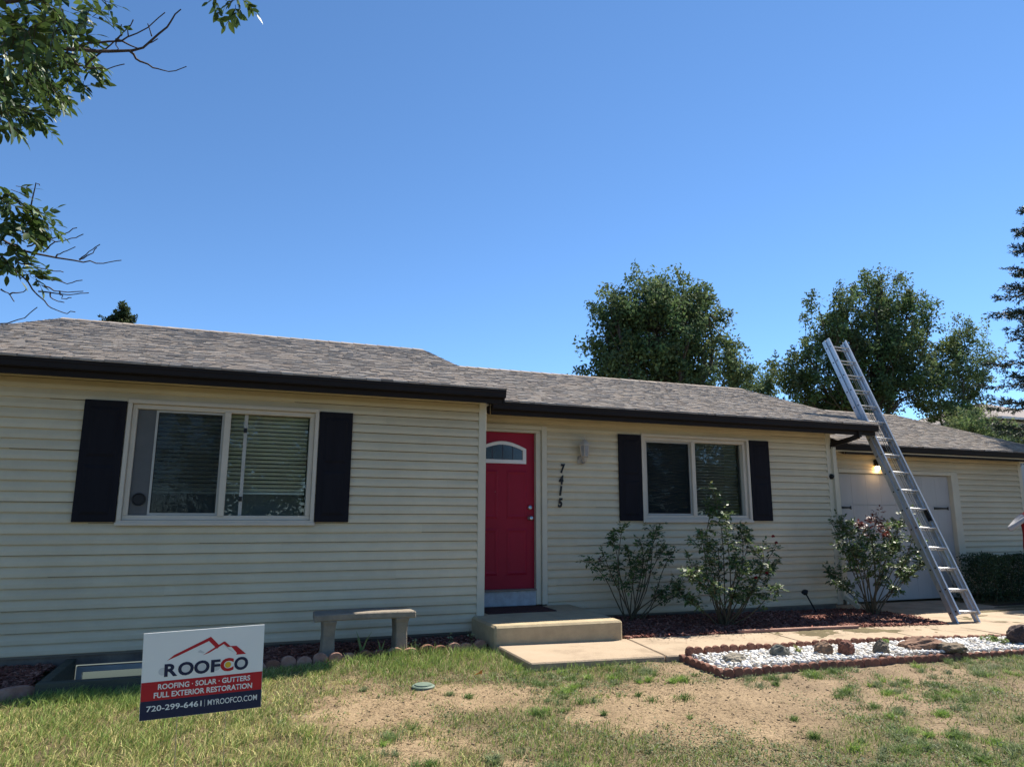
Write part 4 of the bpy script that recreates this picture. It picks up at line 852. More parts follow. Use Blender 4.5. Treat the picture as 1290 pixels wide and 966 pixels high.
be = [(0, 1), (1, 2), (2, 3), (3, 4), (4, 5), (5, 6), (3, 7), (7, 8), (8, 9), (9, 10), (3, 11), (11, 12), (12, 13), (13, 14), (0, 15), (15, 16), (16, 17), (17, 18), (0, 19), (19, 20), (20, 21), (21, 22)]
br = [(.145, .105), (.135, .10), (.155, .11), (.09, .08), .052, (.082, .095), (.07, .085), .062, .046, .036, .028, .062, .046, .036, .028, .085, .062, .048, (.045, .035), .085, .062, .048, (.045, .035)]
body = skin_body('body', bv, be, br, mat('dark_trousers', (.02, .022, .03), scale=20, rough=.9), PE)
ci = {'red': mat('red_fabric', (.30, .012, .018), (.25, .01, .015), scale=25, rough=.85), 'grey': mat('grey_knit', (.34, .34, .35), (.27, .27, .28), scale=40, rough=.9, bump=.2), 'skin': M_SKIN, 'shoe': M_BLACK}
me = body.data
for k in ('red', 'grey', 'skin', 'shoe'): me.materials.append(ci[k])
bl = WL[body]
for p in me.polygons:
    c = p.center+bl-Vector((PX, PY, PZ))
    if c.z > 1.515 and -.05 < c.x < .3: i = 3
    elif c.z < .09: i = 4
    elif c.x < -.18 and (c.y < -.20 and c.z > 1.44): i = 3
    elif c.x > .2 and c.z < .96 and c.y < -.1: i = 3
    elif abs(c.x) > .19 and c.z > .9: i = 2
    elif c.z > .93: i = 1
    else: i = 0
    p.material_index = i
def hand(w, d, s, parent):                    # palm and five fingers from the wrist w along d
    w, d, s = Vector(w), Vector(d).normalized(), Vector(s).normalized(); n = d.cross(s); V = [w-d*.02, w+d*.05, w+d*.085]; E_ = [(0, 1), (1, 2)]; Rr = [(.024, .018), (.038, .015), (.040, .013)]
    for k, (o, L) in enumerate(((-.030, .055), (-.010, .072), (.010, .078), (.029, .070))):
        i = len(V); V += [w+d*.088+s*o, w+d*(.088+L*.5)+s*o*1.1+n*.010, w+d*(.088+L*.85)+s*o*1.1+n*.032]; E_ += [(2, i), (i, i+1), (i+1, i+2)]; Rr += [.0095, .0085, .007]
    i = len(V); V += [w+d*.035+s*.045, w+d*.07+s*.062+n*.012, w+d*.095+s*.06+n*.025]; E_ += [(1, i), (i, i+1), (i+1, i+2)]; Rr += [.011, .009, .0075]
    return skin_body('hand', V, E_, Rr, M_SKIN, parent, 1)
hand(pp(-.26, -.245, 1.505), (.35, -.1, .9), (.5, -.8, 0), PE); hand(pp(.235, -.195, .915), (0, -.3, -1), (0, -1, .3), PE)
hv = MB(); hv.lathe(pp(.112, -.005, 1.62), [(0, .17), (.05, .165), (.09, .12), (.102, .06), (.10, .0), (.085, -.03), (.07, -.03), (0, .02)][::-1], 16); hv.build('hair', mat('dark_hair', (.03, .02, .015), scale=30, rough=.7), PE, True)
fc = MB()
for sx_ in (-1, 1): fc.lathe(pp(.112+sx_*.033, -.116, 1.675), [(0, .012), (.011, .008), (.012, 0), (0, -.004)][::-1], 8, (0, -1, 0))
fc.build('eyes', M_BLACK, PE); fc = MB(); fc.tube([pp(.112, -.108, 1.69), pp(.112, -.135, 1.645), pp(.112, -.112, 1.635)], [.010, .017, .012], 6); fc.tube([pp(.082, -.108, 1.60), pp(.112, -.116, 1.598), pp(.142, -.108, 1.60)], .008, 5)
for sx_ in (-1, 1): fc.lathe(pp(.112+sx_*.092, -.015, 1.65), [(0, .01), (.02, .008), (.026, 0), (0, -.004)][::-1], 10, (sx_, 0, 0))
fc.build('face_features', M_SKIN, PE, True)
ph_ = MB().box(PX-.245, PX-.17, PY-.285, PY-.275, PZ+1.55, PZ+1.70).build('phone', mat('white_phone_case', (.75, .75, .76), scale=3, rough=.3), None, bevel=.003); tag(ph_, 'pale phone held up in the hand of the person in grey sleeves', 'phone')

# ------------------------------------------------------------------ trees
def limb_tree(name, base, trunk_r, lobes, nleaf, cols, label, leaf=.15, group=None, dens=.55, seed=0, nclump=34, cl=.55):
    """lobes: (centre, (rx, ry, rz)); clumps of leaves on twigs spread through each lobe, limbs reach every lobe"""
    r = np.random.default_rng(seed); root = empty(name, base, label, 'tree', group); base = Vector(base); t = MB(); tops = max(c[2] for c, _ in lobes); fork = base.lerp(Vector(lobes[0][0]), .35); fork.x = lerp(base.x, fork.x, .5)
    t.tube([base-Vector((0, 0, .2)), base.lerp(fork, .4), fork], [trunk_r*1.3, trunk_r, trunk_r*.85], 10); P = []; N = []; TN = []
    vol = sum(a*b*c for _, (a, b, c) in lobes)
    for c, (a, b, d) in lobes:
        c = Vector(c); pth = bent(fork, c+Vector((0, 0, d*.5)), 5, .07); t.tube(pth, [trunk_r*.6*(1-.85*i/5) for i in range(6)], 6); k = max(6, int(nclump*len(lobes)*(a*b*d)/vol))
        for j in range(k):
            v = r.normal(0, 1, 3); v /= np.linalg.norm(v); q = r.uniform(.2, 1.12)**.5; pt = np.array(c[:])+v*np.array((a, b, d))*q; st_ = pth[r.integers(2, 6)]
            if j % 2 == 0: t.tube(bent(st_, Vector(pt), 3, .08), [trunk_r*.16, trunk_r*.11, trunk_r*.07, trunk_r*.03], 4)
            nl = int(nleaf*(a*b*d)/vol/k*r.uniform(.5, 1.5)); rad = cl*r.uniform(.6, 1.35)
            sd_ = v*.75+np.array((0, 0, .55))+r.normal(0, .35, 3); sd_ /= np.linalg.norm(sd_); tt_ = r.uniform(-.5, 1.5, (nl, 1)); pp_ = sd_*tt_*rad*1.05+np.clip(r.normal(0, 1, (nl, 3)), -1.6, 1.6)*rad*.36*(1.25-.5*np.clip(tt_, 0, 1.5))
            P.append(pt+pp_); N.append(np.tile(v, (nl, 1))); TN.append(np.tile(r.uniform(.62, 1.4)*np.array((r.uniform(.9, 1.15), 1, r.uniform(.8, 1.15))), (nl, 1)))
    t.build('trunk', M_BARK, root); P = np.concatenate(P); n = len(P); D_ = r.normal(0, 1, (n, 3)); D_[:, 2] -= .3; col = np.array(cols)[r.integers(0, len(cols), n)]*r.uniform(.75, 1.25, (n, 1))*np.concatenate(TN); nr = np.concatenate(N)+r.normal(0, .8, (n, 3))+np.array((0, 0, .5))
    v, f, c = kites(P, D_, r.uniform(leaf*.7, leaf*1.3, n), r.uniform(leaf*.4, leaf*.65, n), col, nrm=nr); cr = np_obj('crown', v, f, M_FAR, root, c); cr['kind'] = 'stuff'; return root
ELM = [(.07, .115, .048), (.09, .14, .058), (.058, .098, .042), (.12, .165, .07), (.085, .13, .07)]
def lobe(px, py, Y, rx, rz, ry=None, dy=0):
    rx, rz = rx*.88, rz*.9
    p = atY(px, py, Y+dy); k = (p-CAM).dot(fw)/FPX; return (tuple(p), (rx*k, (ry or (rx+rz)/2)*k, rz*k))
Y1 = 16
b_ = atY(822, 500, Y1)
limb_tree('leafy_tree', (b_.x, b_.y, -.2), .28, [lobe(820, 425, Y1, 62, 58), lobe(775, 440, Y1, 36, 46), lobe(805, 375, Y1, 38, 26, dy=.5), lobe(862, 385, Y1, 38, 34), lobe(893, 415, Y1, 28, 38), lobe(775, 395, Y1, 26, 26), lobe(865, 450, Y1, 40, 36), lobe(757, 462, Y1, 22, 22), lobe(820, 485, Y1, 60, 18), lobe(785, 478, Y1, 36, 16), lobe(870, 482, Y1, 36, 18)], 34000, ELM, 'dense rounded dark green tree rising behind the main roof ridge', .17, 'trees behind the house', seed=1, cl=.46, nclump=44)
b_ = atY(922, 520, 17); limb_tree('leafy_tree', (b_.x, b_.y, -.2), .13, [lobe(922, 468, 17, 20, 24), lobe(912, 448, 17, 12, 14), lobe(935, 480, 17, 12, 14)], 3600, [(.12, .17, .075), (.10, .15, .065), (.14, .19, .09)], 'small airy tree between the dense round tree and the ladder trees', .16, 'trees behind the house', seed=2, cl=.5, nclump=16)
b_ = atY(958, 510, 24); limb_tree('leafy_tree', (b_.x, b_.y, -.2), .12, [lobe(956, 492, 24, 14, 9), lobe(968, 490, 24, 10, 10)], 2200, ELM, 'low distant tree just showing over the roof slope', .17, 'trees behind the house', seed=3, cl=.5, nclump=14)
Y2 = 19
b_ = atY(1095, 540, Y2)
limb_tree('leafy_tree', (b_.x, b_.y, -.2), .30, [lobe(1100, 460, Y2, 50, 60), lobe(1034, 412, Y2, 20, 46), lobe(1020, 465, Y2, 40, 36), lobe(1112, 380, Y2, 34, 38), lobe(1095, 372, Y2, 18, 26), lobe(1132, 385, Y2, 22, 30), lobe(1050, 400, Y2, 16, 36), lobe(1140, 410, Y2, 30, 44), lobe(1172, 428, Y2, 24, 44), lobe(1070, 405, Y2, 26, 36), lobe(1055, 440, Y2, 30, 40), lobe(1120, 480, Y2, 55, 40), lobe(1045, 490, Y2, 60, 26), lobe(995, 470, Y2, 22, 26), lobe(1080, 515, Y2, 70, 16), lobe(1010, 500, Y2, 36, 14)], 44000, ELM+[(.085, .135, .045)], 'broad tall tree behind the aluminium ladder', .18, 'trees behind the house', seed=4, cl=.5, nclump=36)
LG = [(.10, .155, .06), (.13, .18, .075), (.085, .13, .055), (.115, .165, .085)]
b_ = atY(1200, 560, 18); limb_tree('leafy_tree', (b_.x, b_.y, -.2), .14, [lobe(1213, 430, 18, 22, 26), lobe(1200, 470, 18, 30, 30), lobe(1225, 465, 18, 22, 28), lobe(1185, 505, 18, 36, 22), lobe(1222, 498, 18, 24, 20), lobe(1205, 525, 18, 40, 18)], 17000, LG, 'lighter green slender tree behind the garage roof', .14, 'trees behind the house', seed=5, cl=.5, nclump=26)
b_ = atY(1265, 560, 12.5); limb_tree('leafy_tree', (b_.x, b_.y, -.2), .09, [lobe(1250, 548, 12.5, 34, 12), lobe(1278, 556, 12.5, 26, 12), lobe(1218, 538, 12.5, 26, 14)], 6500, LG, 'light green bush showing over the garage roof edge', .12, 'trees behind the house', seed=6, cl=.4, nclump=26)
b_ = atY(153, 430, 30); limb_tree('conifer_tree', (b_.x, b_.y, -.2), .22, [lobe(157, 400, 30, 8, 11), lobe(146, 404, 30, 8, 7), lobe(152, 425, 30, 16, 18)], 6000, [(.035, .055, .024), (.05, .07, .03), (.06, .075, .035)], 'small dark treetop peeking over the left roof ridge', .17, 'trees behind the house', seed=7, cl=.28, nclump=26)

def spruce(base, h, rad, label, seed):
    r = np.random.default_rng(seed); root = empty('spruce_tree', base, label, 'tree'); t = MB(); B = Vector(base); t.tube([B-Vector((0, 0, .2)), B+Vector((0, 0, h*.5)), B+Vector((0, 0, h))], [.2, .12, .02], 9); P = []; D_ = []
    z = 3.2
    while z < h-.2:
        f = 1-z/h; nb = 7; a0 = r.uniform(0, 6.28)
        for k in range(nb):
            a = a0+6.283*k/nb+r.normal(0, .2); L = (rad*f**.8+.15)*r.uniform(.72, 1.12); pts = []
            for i in range(7):
                q = i/6; pts.append(B+Vector((math.cos(a)*L*q, math.sin(a)*L*q, z+L*(-.30*q+.26*q*q*q)+.0)))
            t.tube(pts, [.028*(1-.85*i/6) for i in range(7)], 4)
            nt = int(8+L*12)
            for j in range(nt):
                q = r.uniform(.12, 1); i = min(int(q*6), 5); c = pts[i].lerp(pts[i+1], q*6-i); sd = 1 if j % 2 else -1; dv = (pts[6]-pts[0]).normalized(); s = Vector((-dv.y, dv.x, 0)); tl = (.16+.42*(1-q)*min(L, 1.6))*r.uniform(.7, 1.2)
                tw = (dv*.75+s*sd*.75*(1 if q < .97 else .1)+Vector((0, 0, r.uniform(-.25, .25)))).normalized()
                m_ = int(14+46*tl); w = r.random(m_)
                for q2 in w: P.append((c+tw*tl*q2)[:])
                D_.append(np.array(tw[:])*.8+r.normal(0, .65, (m_, 3)))
        z += .46+.2*f
    t.build('trunk', M_BARK, root); P = np.array(P); D_ = np.concatenate(D_); n = len(P); col = np.array([(.022, .042, .030), (.030, .055, .038), (.018, .034, .026), (.045, .07, .05)])[r.integers(0, 4, n)]*r.uniform(.7, 1.3, (n, 1))
    v, f, c = kites(P, D_, r.uniform(.06, .11, n), r.uniform(.016, .028, n), col, .05); cr = np_obj('crown', v, f, M_NEEDLE, root, c); cr['kind'] = 'stuff'
SPX = atY(1346, 500, 2.4)
spruce((SPX.x, SPX.y, -.1), 9.5, 2.7, 'tall dark spruce at the far end of the garage', 12)

# ------------------------------------------------------------------ neighbour's house
p = atY(1262, 524, 17); q = atY(1262, 508, 17); NB = empty('neighbour_house', (p.x+5, 21, -.2), 'grey-roofed neighbouring house half hidden behind spruce and trees', 'house')
ez = p.z; nx0, nx1, ny0, ny1 = p.x-.1, p.x+9, 17, 25
MB().box(nx0+.5, nx1-.5, ny0+.5, ny1-.5, -.3, ez-.12).build('wall', mat('neighbour_siding', (.42, .42, .40), (.37, .37, .355), scale=2, rough=.7, stretch=(.2, .2, 9)), NB)
rb = MB(); xm0, xm1, ym, rz = nx0+4, nx1-4, 21, ez+1.5
rb.add([(nx0, ny0, ez), (nx1, ny0, ez), (nx1, ny1, ez), (nx0, ny1, ez), (xm0, ym, rz), (xm1, ym, rz)], [(0, 1, 5, 4), (1, 2, 5), (2, 3, 4, 5), (3, 0, 4), (3, 2, 1, 0)])
nr_ = rb.build('roof', mat('neighbour_shingle', (.27, .235, .22), (.17, .15, .145), scale=9, rough=.95, bump=.5, bscale=22, stretch=(.5, 2, 4)), NB)
MB().box(nx0-.06, nx1+.06, ny0-.1, ny0-.01, ez-.13, ez-.01).build('gutter', M_WHITE, nr_); MB().box(nx0-.1, nx0-.01, ny0-.009, ny1, ez-.13, ez-.01).build('gutter', M_WHITE, nr_)
MB().box(nx0+.65, nx0+.74, ny0+.4, ny0+.49, 0, ez-.15).build('downspout', M_WHITE, NB)
for xw in (nx0+1.6, nx0+5):
    w = frame_boxes(MB(), xw, xw+1.4, ez-2.0, ez-.8, .09, ny0+.42, ny0+.52).build('window', M_WHITE, NB); MB().box(xw+.08, xw+1.32, ny0+.46, ny0+.48, ez-1.92, ez-.88).build('pane', mat('dark_pane', (.03, .035, .04), scale=2, rough=.06, spec=.6), w)

# ------------------------------------------------------------------ ash tree overhanging from the left
ASH = empty('ash_tree', (-6.9, -4.6, -.05), 'leafy ash tree with overhanging branches and bare twigs left of the house', 'tree')
tr = MB(); tk = Vector((-6.9, -4.6, -.2)); f1 = Vector((-6.7, -4.5, 2.6)); f2 = Vector((-6.4, -4.3, 4.4))
tr.tube([tk, Vector((-6.85, -4.6, 1.2)), f1, f2, Vector((-6.3, -4.2, 6.5))], [.26, .2, .17, .13, .05], 10); tw = MB()
AP, AD, AU = [], [], []
def cleaf(c, d, n=5, L=.20, droop=.2):         # one compound leaf
    c = Vector(c); d = Vector(d).normalized(); d = (d+Vector((0, 0, -droop))).normalized(); s = d.cross(Vector((0, 0, 1))); s = s.normalized() if s.length > .05 else Vector((1, 0, 0)); upn = s.cross(d)
    s = (s+upn*random.uniform(-.5, .5)).normalized()
    for k in range(n//2+1):
        q = (k+1)/(n//2+1)
        if k == n//2: AP.append((c+d*L)[:]); AD.append((d+Vector(rng.normal(0, .15, 3)))[:]); AU.append(upn[:])
        else:
            for sd in (-1, 1): AP.append((c+d*L*q*.9)[:]); AD.append((d*.7+s*sd*.8+Vector(rng.normal(0, .15, 3)))[:]); AU.append(upn[:])
    tw.tube([c, c+d*L*.5, c+d*L], [.0022, .0018, .001], 4)
def sprig(c, r_, n, spread=1.0, out=(0, 0, 0)):
    for k in range(n):
        v = Vector(rng.normal(0, 1, 3)).normalized(); a = Vector(c)+v*r_*.72*random.random()**.6; e = a+(v*.6+Vector(out)).normalized()*.1
        for j in range(3): cleaf(a.lerp(e, j/3), v+Vector(rng.normal(0, .6, 3))+Vector(out), random.choice((5, 5, 7)), random.uniform(.10, .17)*spread, random.uniform(.1, .7))
def branch(px, d0, rad, tgt=tr, start=None, m=None):
    """a branch through photo points (px, py) at distances"""
    pts = [at(x, y, d) for x, y, d in px]
    if start is not None: pts = [Vector(start)]+pts
    n = len(pts); out = []
    for i in range(n-1):
        for k in range(3): out.append(pts[i].lerp(pts[i+1], k/3)+Vector(rng.normal(0, .004, 3)))
    out.append(pts[-1]); N = len(out); tgt.tube(out, [max(rad*(1.5 if rad < .01 else .62)*(1-.82*i/(N-1)), .003) for i in range(N)], 6); return out
# main limbs into view and the twigs on them
branch([(-140, 20, 4.9), (0, 5, 4.6), (60, -12, 4.4)], 0, .045, start=f2)
branch([(-150, 40, 5.2), (0, 38, 5.0), (60, 55, 5.0), (90, 63, 5.0), (140, 66, 5.1), (180, 60, 5.1), (210, 35, 5.1), (228, 12, 5.1)], 0, .030, start=f1.lerp(f2, .7))
T = tw
def twig(pts, d, r=.006): branch([(x, y, d) for x, y in pts], 0, r, tgt=T)
twig([(100, 60), (112, 55), (150, 52), (185, 35), (208, 16)], 5.1); twig([(105, 86), (135, 60), (150, 48), (153, 31)], 5.1, .004); twig([(148, 52), (152, 45), (163, 32)], 5.1, .003); twig([(148, 50), (165, 58), (180, 60), (199, 49)], 5.1, .004); twig([(160, 46), (168, 25)], 5.1, .003)
twig([(163, 64), (175, 76), (192, 86), (212, 90), (235, 84)], 5.1, .005); twig([(85, 65), (95, 80), (110, 86), (135, 87), (157, 81)], 5.1, .005); twig([(191, 47), (186, 30)], 5.1, .003); twig([(146, 53), (148, 64)], 5.1, .003)
branch([(-150, 330, 5.6), (0, 300, 5.5), (30, 316, 5.5), (70, 324, 5.5), (105, 330, 5.5), (130, 331, 5.5), (153, 328, 5.5)], 0, .018, start=f1)
branch([(-150, 345, 5.6), (-10, 310, 5.4), (15, 335, 5.4), (42, 365, 5.4), (60, 385, 5.4), (78, 394, 5.4), (95, 393, 5.4)], 0, .014, start=f1)
for pts in ([(35, 312), (50, 302), (75, 298), (90, 288), (97, 287)], [(70, 324), (80, 318), (95, 311)], [(100, 328), (112, 317), (126, 308)], [(100, 327), (115, 320), (122, 312)], [(55, 317), (70, 305), (90, 302), (105, 295)], [(46, 367), (70, 370), (95, 370), (112, 369)], [(55, 360), (75, 368), (105, 367)],
            [(20, 330), (45, 336), (65, 341), (80, 343)], [(65, 352), (85, 357), (104, 353)], [(62, 368), (66, 378), (81, 381)], [(0, 364), (10, 370), (18, 380)], [(-20, 408), (10, 408), (30, 400), (47, 387)], [(40, 260), (45, 230), (50, 234)], [(75, 366), (80, 376), (90, 375)], [(30, 316), (40, 328), (60, 300), (72, 305)], [(12, 371), (25, 369), (33, 363)]): twig(pts, 5.45, .0035)
# leaf masses
for (px, py, d, r_, n) in ((15, 15, 4.3, .22, 8), (55, 25, 4.5, .20, 7), (90, 10, 4.6, .20, 7), (30, 60, 4.9, .22, 9), (65, 60, 5.2, .22, 8), (85, 45, 5.3, .18, 7), (10, 95, 4.7, .22, 8), (40, 90, 5.0, .20, 8), (95, 85, 5.6, .18, 7), (85, 105, 5.7, .14, 5), (120, 35, 5.5, .14, 5), (5, 140, 5.0, .16, 6), (30, 130, 5.4, .20, 8), (60, 135, 5.6, .16, 7), (50, 155, 5.7, .12, 5), (75, 20, 5.0, .2, 6), (-30, 60, 4.8, .3, 10), (-30, 120, 5.0, .3, 8), (110, -5, 4.7, .15, 5), (15, 40, 4.6, .2, 7), (120, 75, 5.6, .1, 3)):
    sprig(at(px*.97-3, py-3, d), r_*.9, max(2, n-1), .95 if d < 5 else .72)
for (px, py, d, r_, n) in ((5, 250, 5.2, .18, 8), (25, 250, 5.3, .15, 7), (45, 262, 5.4, .13, 6), (55, 275, 5.4, .1, 5), (10, 285, 5.2, .18, 8), (35, 280, 5.3, .12, 5), (5, 320, 5.3, .15, 7), (0, 345, 5.4, .12, 5), (45, 345, 5.5, .08, 3), (55, 352, 5.5, .06, 2), (20, 305, 5.4, .1, 4), (-40, 290, 5.3, .15, 4)):
    sprig(at(px*.86-4, py, d), r_*.8, max(2, n-2), .72)
for (px, py, d, r_, n) in ((285, -16, 5.0, .08, 3), (297, -8, 5.0, .05, 2), (262, -24, 5.0, .10, 3)): sprig(at(px, py, d), r_, n, .7)
branch([(40, -60, 5.2), (150, -40, 5.1), (260, -20, 5.0), (298, 0, 5.0)], 0, .02, start=Vector((-6.3, -4.2, 6.0)))
# the rest of the crown, out of frame
for k in range(150):
    v = Vector(rng.normal(0, 1, 3)).normalized(); c = Vector((-7.1, -4.4, 5.6))+Vector((v.x*2.0, v.y*2.2, v.z*1.7))*random.random()**.4
    dd_ = c-CAM; hx, hz = dd_.dot(rt)/dd_.dot(fw)*FPX+645, 483-dd_.dot(up)/dd_.dot(fw)*FPX
    if dd_.dot(fw) > 0 and -60 < hx: continue
    sprig(c, .35, 4, 1.2)
    if k % 5 == 0: tr.tube(bent(f2 if k % 2 else f1.lerp(f2, .6), c, 4, .08), [.05, .035, .022, .012, .005], 5)
tr.build('trunk', M_TWIG, ASH); tw.build('twigs', M_TWIG, ASH)
n = len(AP); P = np.array(AP); D_ = unit(np.array(AD)); U_ = np.array(AU)+rng.normal(0, .3, (n, 3)); S_ = unit(np.cross(D_, U_)); N_ = np.cross(S_, D_); Lh = rng.uniform(.045, .085, (n, 1)); Wd = Lh*rng.uniform(.36, .48, (n, 1))
cols = palette([(.045, .085, .022), (.035, .07, .02), (.06, .105, .028), (.04, .08, .025), (.085, .14, .035)], n, .3)
prof = [(0, 0, 0), (.22, .36, 1), (.5, .5, 1), (.78, .3, 1), (1, 0, 0)]
Vs = [P]
for (t, w, _) in prof[1:4]: Vs += [P+D_*Lh*t+S_*Wd*w+N_*Wd*.18*w-N_*Lh*.10*t*t, P+D_*Lh*t-N_*Lh*.10*t*t, P+D_*Lh*t-S_*Wd*w+N_*Wd*.18*w-N_*Lh*.10*t*t]
Vs.append(P+D_*Lh-N_*Lh*.12); V = np.stack(Vs, 1).reshape(-1, 3); o = np.arange(n)[:, None]*11
tri = np.array([(0, 2, 1), (0, 3, 2), (1, 2, 5), (1, 5, 4), (2, 3, 6), (2, 6, 5), (4, 5, 8), (4, 8, 7), (5, 6, 9), (5, 9, 8), (7, 8, 10), (8, 9, 10)])
cr = np_obj('crown', V, (o[:, :, None]+tri[None]).reshape(-1, 3), M_LEAF, ASH, np.repeat(cols, 11, 0), True); cr['kind'] = 'stuff'
# unseen tree added to dim the garage; street trees the window glass mirrors
limb_tree('offscreen_tree', (15.8, -3.6, -.1), .28, [((15.8, -3.6, 5.6), (3.4, 3.4, 2.8)), ((14.2, -2.8, 4.8), (2.2, 2.2, 2.0)), ((17.5, -4, 5), (2.4, 2.4, 2.2)), ((15.5, -3.6, 8), (2.2, 2.2, 1.8))], 16000, ELM, 'broad shade tree on the far side of the driveway', .18, seed=22, cl=.7, nclump=30)
rs = limb_tree('offscreen_tree', (9, -34, -.3), .3, [((9, -34, 5), (3.6, 3.6, 2.6)), ((7, -34, 3.0), (2.6, 2.8, 2.2)), ((11, -33.5, 3.2), (2.8, 2.6, 2.3)), ((9, -33, 1.6), (3.2, 2.2, 1.3)), ((9.5, -34, 6.8), (2.2, 2.2, 1.5))], 16000, ELM, 'round street tree across the road, opposite the front door', .24, 'trees across the road', seed=21, cl=.8, nclump=30)
for (x, y, rz_) in ((24, -29, 1.2), (34, -35, 2.4), (-2, -29, 3.3)):
    c = rs.copy(); COL.objects.link(c); c['label'] = 'round street tree across the road, ' + {24: 'opposite the driveway', 34: 'beyond the driveway towards the neighbour', -2: 'opposite the ash tree'}[x]; c.location = (x, y, -.3); c.rotation_euler = (0, 0, rz_)
    for ch in rs.children: d = ch.copy(); COL.objects.link(d); d.parent = c

# ------------------------------------------------------------------ grass
def allowed(X, Y):
    m = (Y < -.62-.0*X) & ~((X > -.16) & (X < 6.4) & (Y > -1.83-.021*np.clip(X, 0, 9))) & ~((X > WELL[0]-.05) & (X < WELL[1]+.05) & (Y > WELL[2]-.07))
    m &= ~((X > 1.42) & (X < 6.4) & (Y > -2.55-.045*(X-1.5)+.0)) & ~((X < -4.13) & (Y > -1.16)) & ~((X > 6.4)) & ~((X > -2.55) & (X < -.1) & (Y > -.70-.13*np.clip(-X, 0, 3)**1.0))
    return m
def blades(name, X, Y, H, W, lean, cols, label, tip=.55):
    n = len(X); Z = zg(X, Y)-.006; a = rng.uniform(0, 6.28, n); la = rng.normal(.5, 1.3, n); lx, ly = np.cos(la)*lean*H, np.sin(la)*lean*H
    wx, wy = np.cos(a)*W/2, np.sin(a)*W/2; B = np.stack([X, Y, Z], -1)
    def P(t, s, k): return np.stack([X+lx*t*t+wx*s*k, Y+ly*t*t+wy*s*k, Z+H*t*(1-.25*np.minimum(lean, 1.2)*t)], -1)
    V = np.stack([P(0, -1, 1), P(0, 1, 1), P(.55, 1, .8), P(.55, -1, .8), P(1, 0, 0)], 1).reshape(-1, 3); i = np.arange(n)[:, None]*5
    F = (i[:, :, None]+np.array([(0, 1, 2), (0, 2, 3), (3, 2, 4)])[None]).reshape(-1, 3)
    o = np_obj(name, V, F, M_GRASS, None, np.repeat(cols, 5, 0)); tag(o, label, 'grass', kind='stuff'); return o
N = 420000; X = rng.uniform(-6.2, 6.4, N); Y = rng.uniform(-6.3, -.6, N)
near = np.hypot(X-CAM.x, Y-CAM.y); vis = (near > 2.2); d = dirt(X, Y); m = allowed(X, Y) & vis & (rng.random(N) < np.clip(1.10-1.15*d, .05, 1)*(.45+1.0*sstep(.38, .58, fbm(X, Y, 7, 55)))*lerp(1.0, .36, sstep(-2.0, .3, X+.35*(Y+2)))); X, Y, d = X[m], Y[m], d[m]; n = len(X)
lf_ = 1-sstep(-2.3, -1.0, X+.30*(Y+2)); gr = fbm(X, Y, 1.6, 61); strip = np.clip(blob(X, Y, 540, 838, 115, 14)*1.2+blob(X, Y, 735, 850, 100, 10)*.5+blob(X, Y, 100, 880, 160, 10)*.6, 0, 1)
dryp = np.clip(.46+.06*lf_-.75*strip+(gr-.5)*.7, .05, .95); dry = rng.random(n) < dryp
H = (.6+.8*fbm(X, Y, 5, 57))*rng.uniform(.022, .055, n)*(1+.8*strip+.25*lf_)*np.clip(1.15-.9*d, .35, 1.2); H[dry] *= .85
green = palette([(.115, .175, .04), (.15, .215, .05), (.09, .145, .035), (.18, .225, .065)], n, .3); straw = palette([(.42, .35, .17), (.34, .28, .14), (.48, .41, .21), (.27, .21, .11)], n, .2)
green *= 1.4; straw *= 1.35; straw = np.where((lf_ > .5)[:, None], straw*np.array((.86, .95, .78)), straw*np.array((.72, .72, .80))); cc = np.where(dry[:, None], straw, green)
blades('lawn_grass', X, Y, H*1.2, rng.uniform(.0035, .0065, n), np.where(dry, rng.uniform(.5, 1.5, n), rng.uniform(.2, 1.0, n)), cc, 'patchy dry front lawn of thin green and straw coloured grass')
# clumps of green weeds and bunch grass
NC = 2600; CX = rng.uniform(-2.0, 6.3, NC); CY = rng.uniform(-6.0, -1.9, NC); dc = dirt(CX, CY); mk = allowed(CX, CY) & (rng.random(NC) < np.clip(.95-.9*dc, .06, 1)*(.35+.65*sstep(-1.6, .5, CX))) & (fbm(CX, CY, 1.1, 71) > .44); CX, CY = CX[mk], CY[mk]
extra = [G(*q) for q in ((958, 867), (977, 865), (1155, 843), (1175, 846), (1195, 850), (1100, 890), (1130, 892), (590, 884), (566, 881), (1025, 925), (1215, 935), (1255, 870), (1285, 905), (700, 845), (660, 850), (480, 940), (1060, 855), (1000, 905), (870, 905))]
CX = np.append(CX, [e[0] for e in extra]); CY = np.append(CY, [e[1] for e in extra]); per = rng.integers(40, 150, len(CX)); R_ = rng.uniform(.02, .11, len(CX)); idx = np.repeat(np.arange(len(CX)), per); n = len(idx)
an = rng.uniform(0, 6.28, n); rr = np.abs(rng.normal(0, .6, n))*R_[idx]; X = CX[idx]+np.cos(an)*rr; Y = CY[idx]+np.sin(an)*rr; ok = allowed(X, Y); X, Y, idx = X[ok], Y[ok], idx[ok]; n = len(X)
tone = np.array([(.095, .15, .04), (.13, .17, .07), (.11, .16, .05), (.15, .18, .09), (.16, .25, .05)])[rng.integers(0, 5, len(CX))]; cc = tone[idx]*rng.uniform(.9, 1.6, (n, 1))
blades('weed_clumps', X, Y, rng.uniform(.02, .055, n)*(1+.5*rng.random(len(CX)))[idx], rng.uniform(.003, .007, n), rng.uniform(.4, 1.5, n), cc, 'scattered low green weed clumps in the bare patchy lawn')
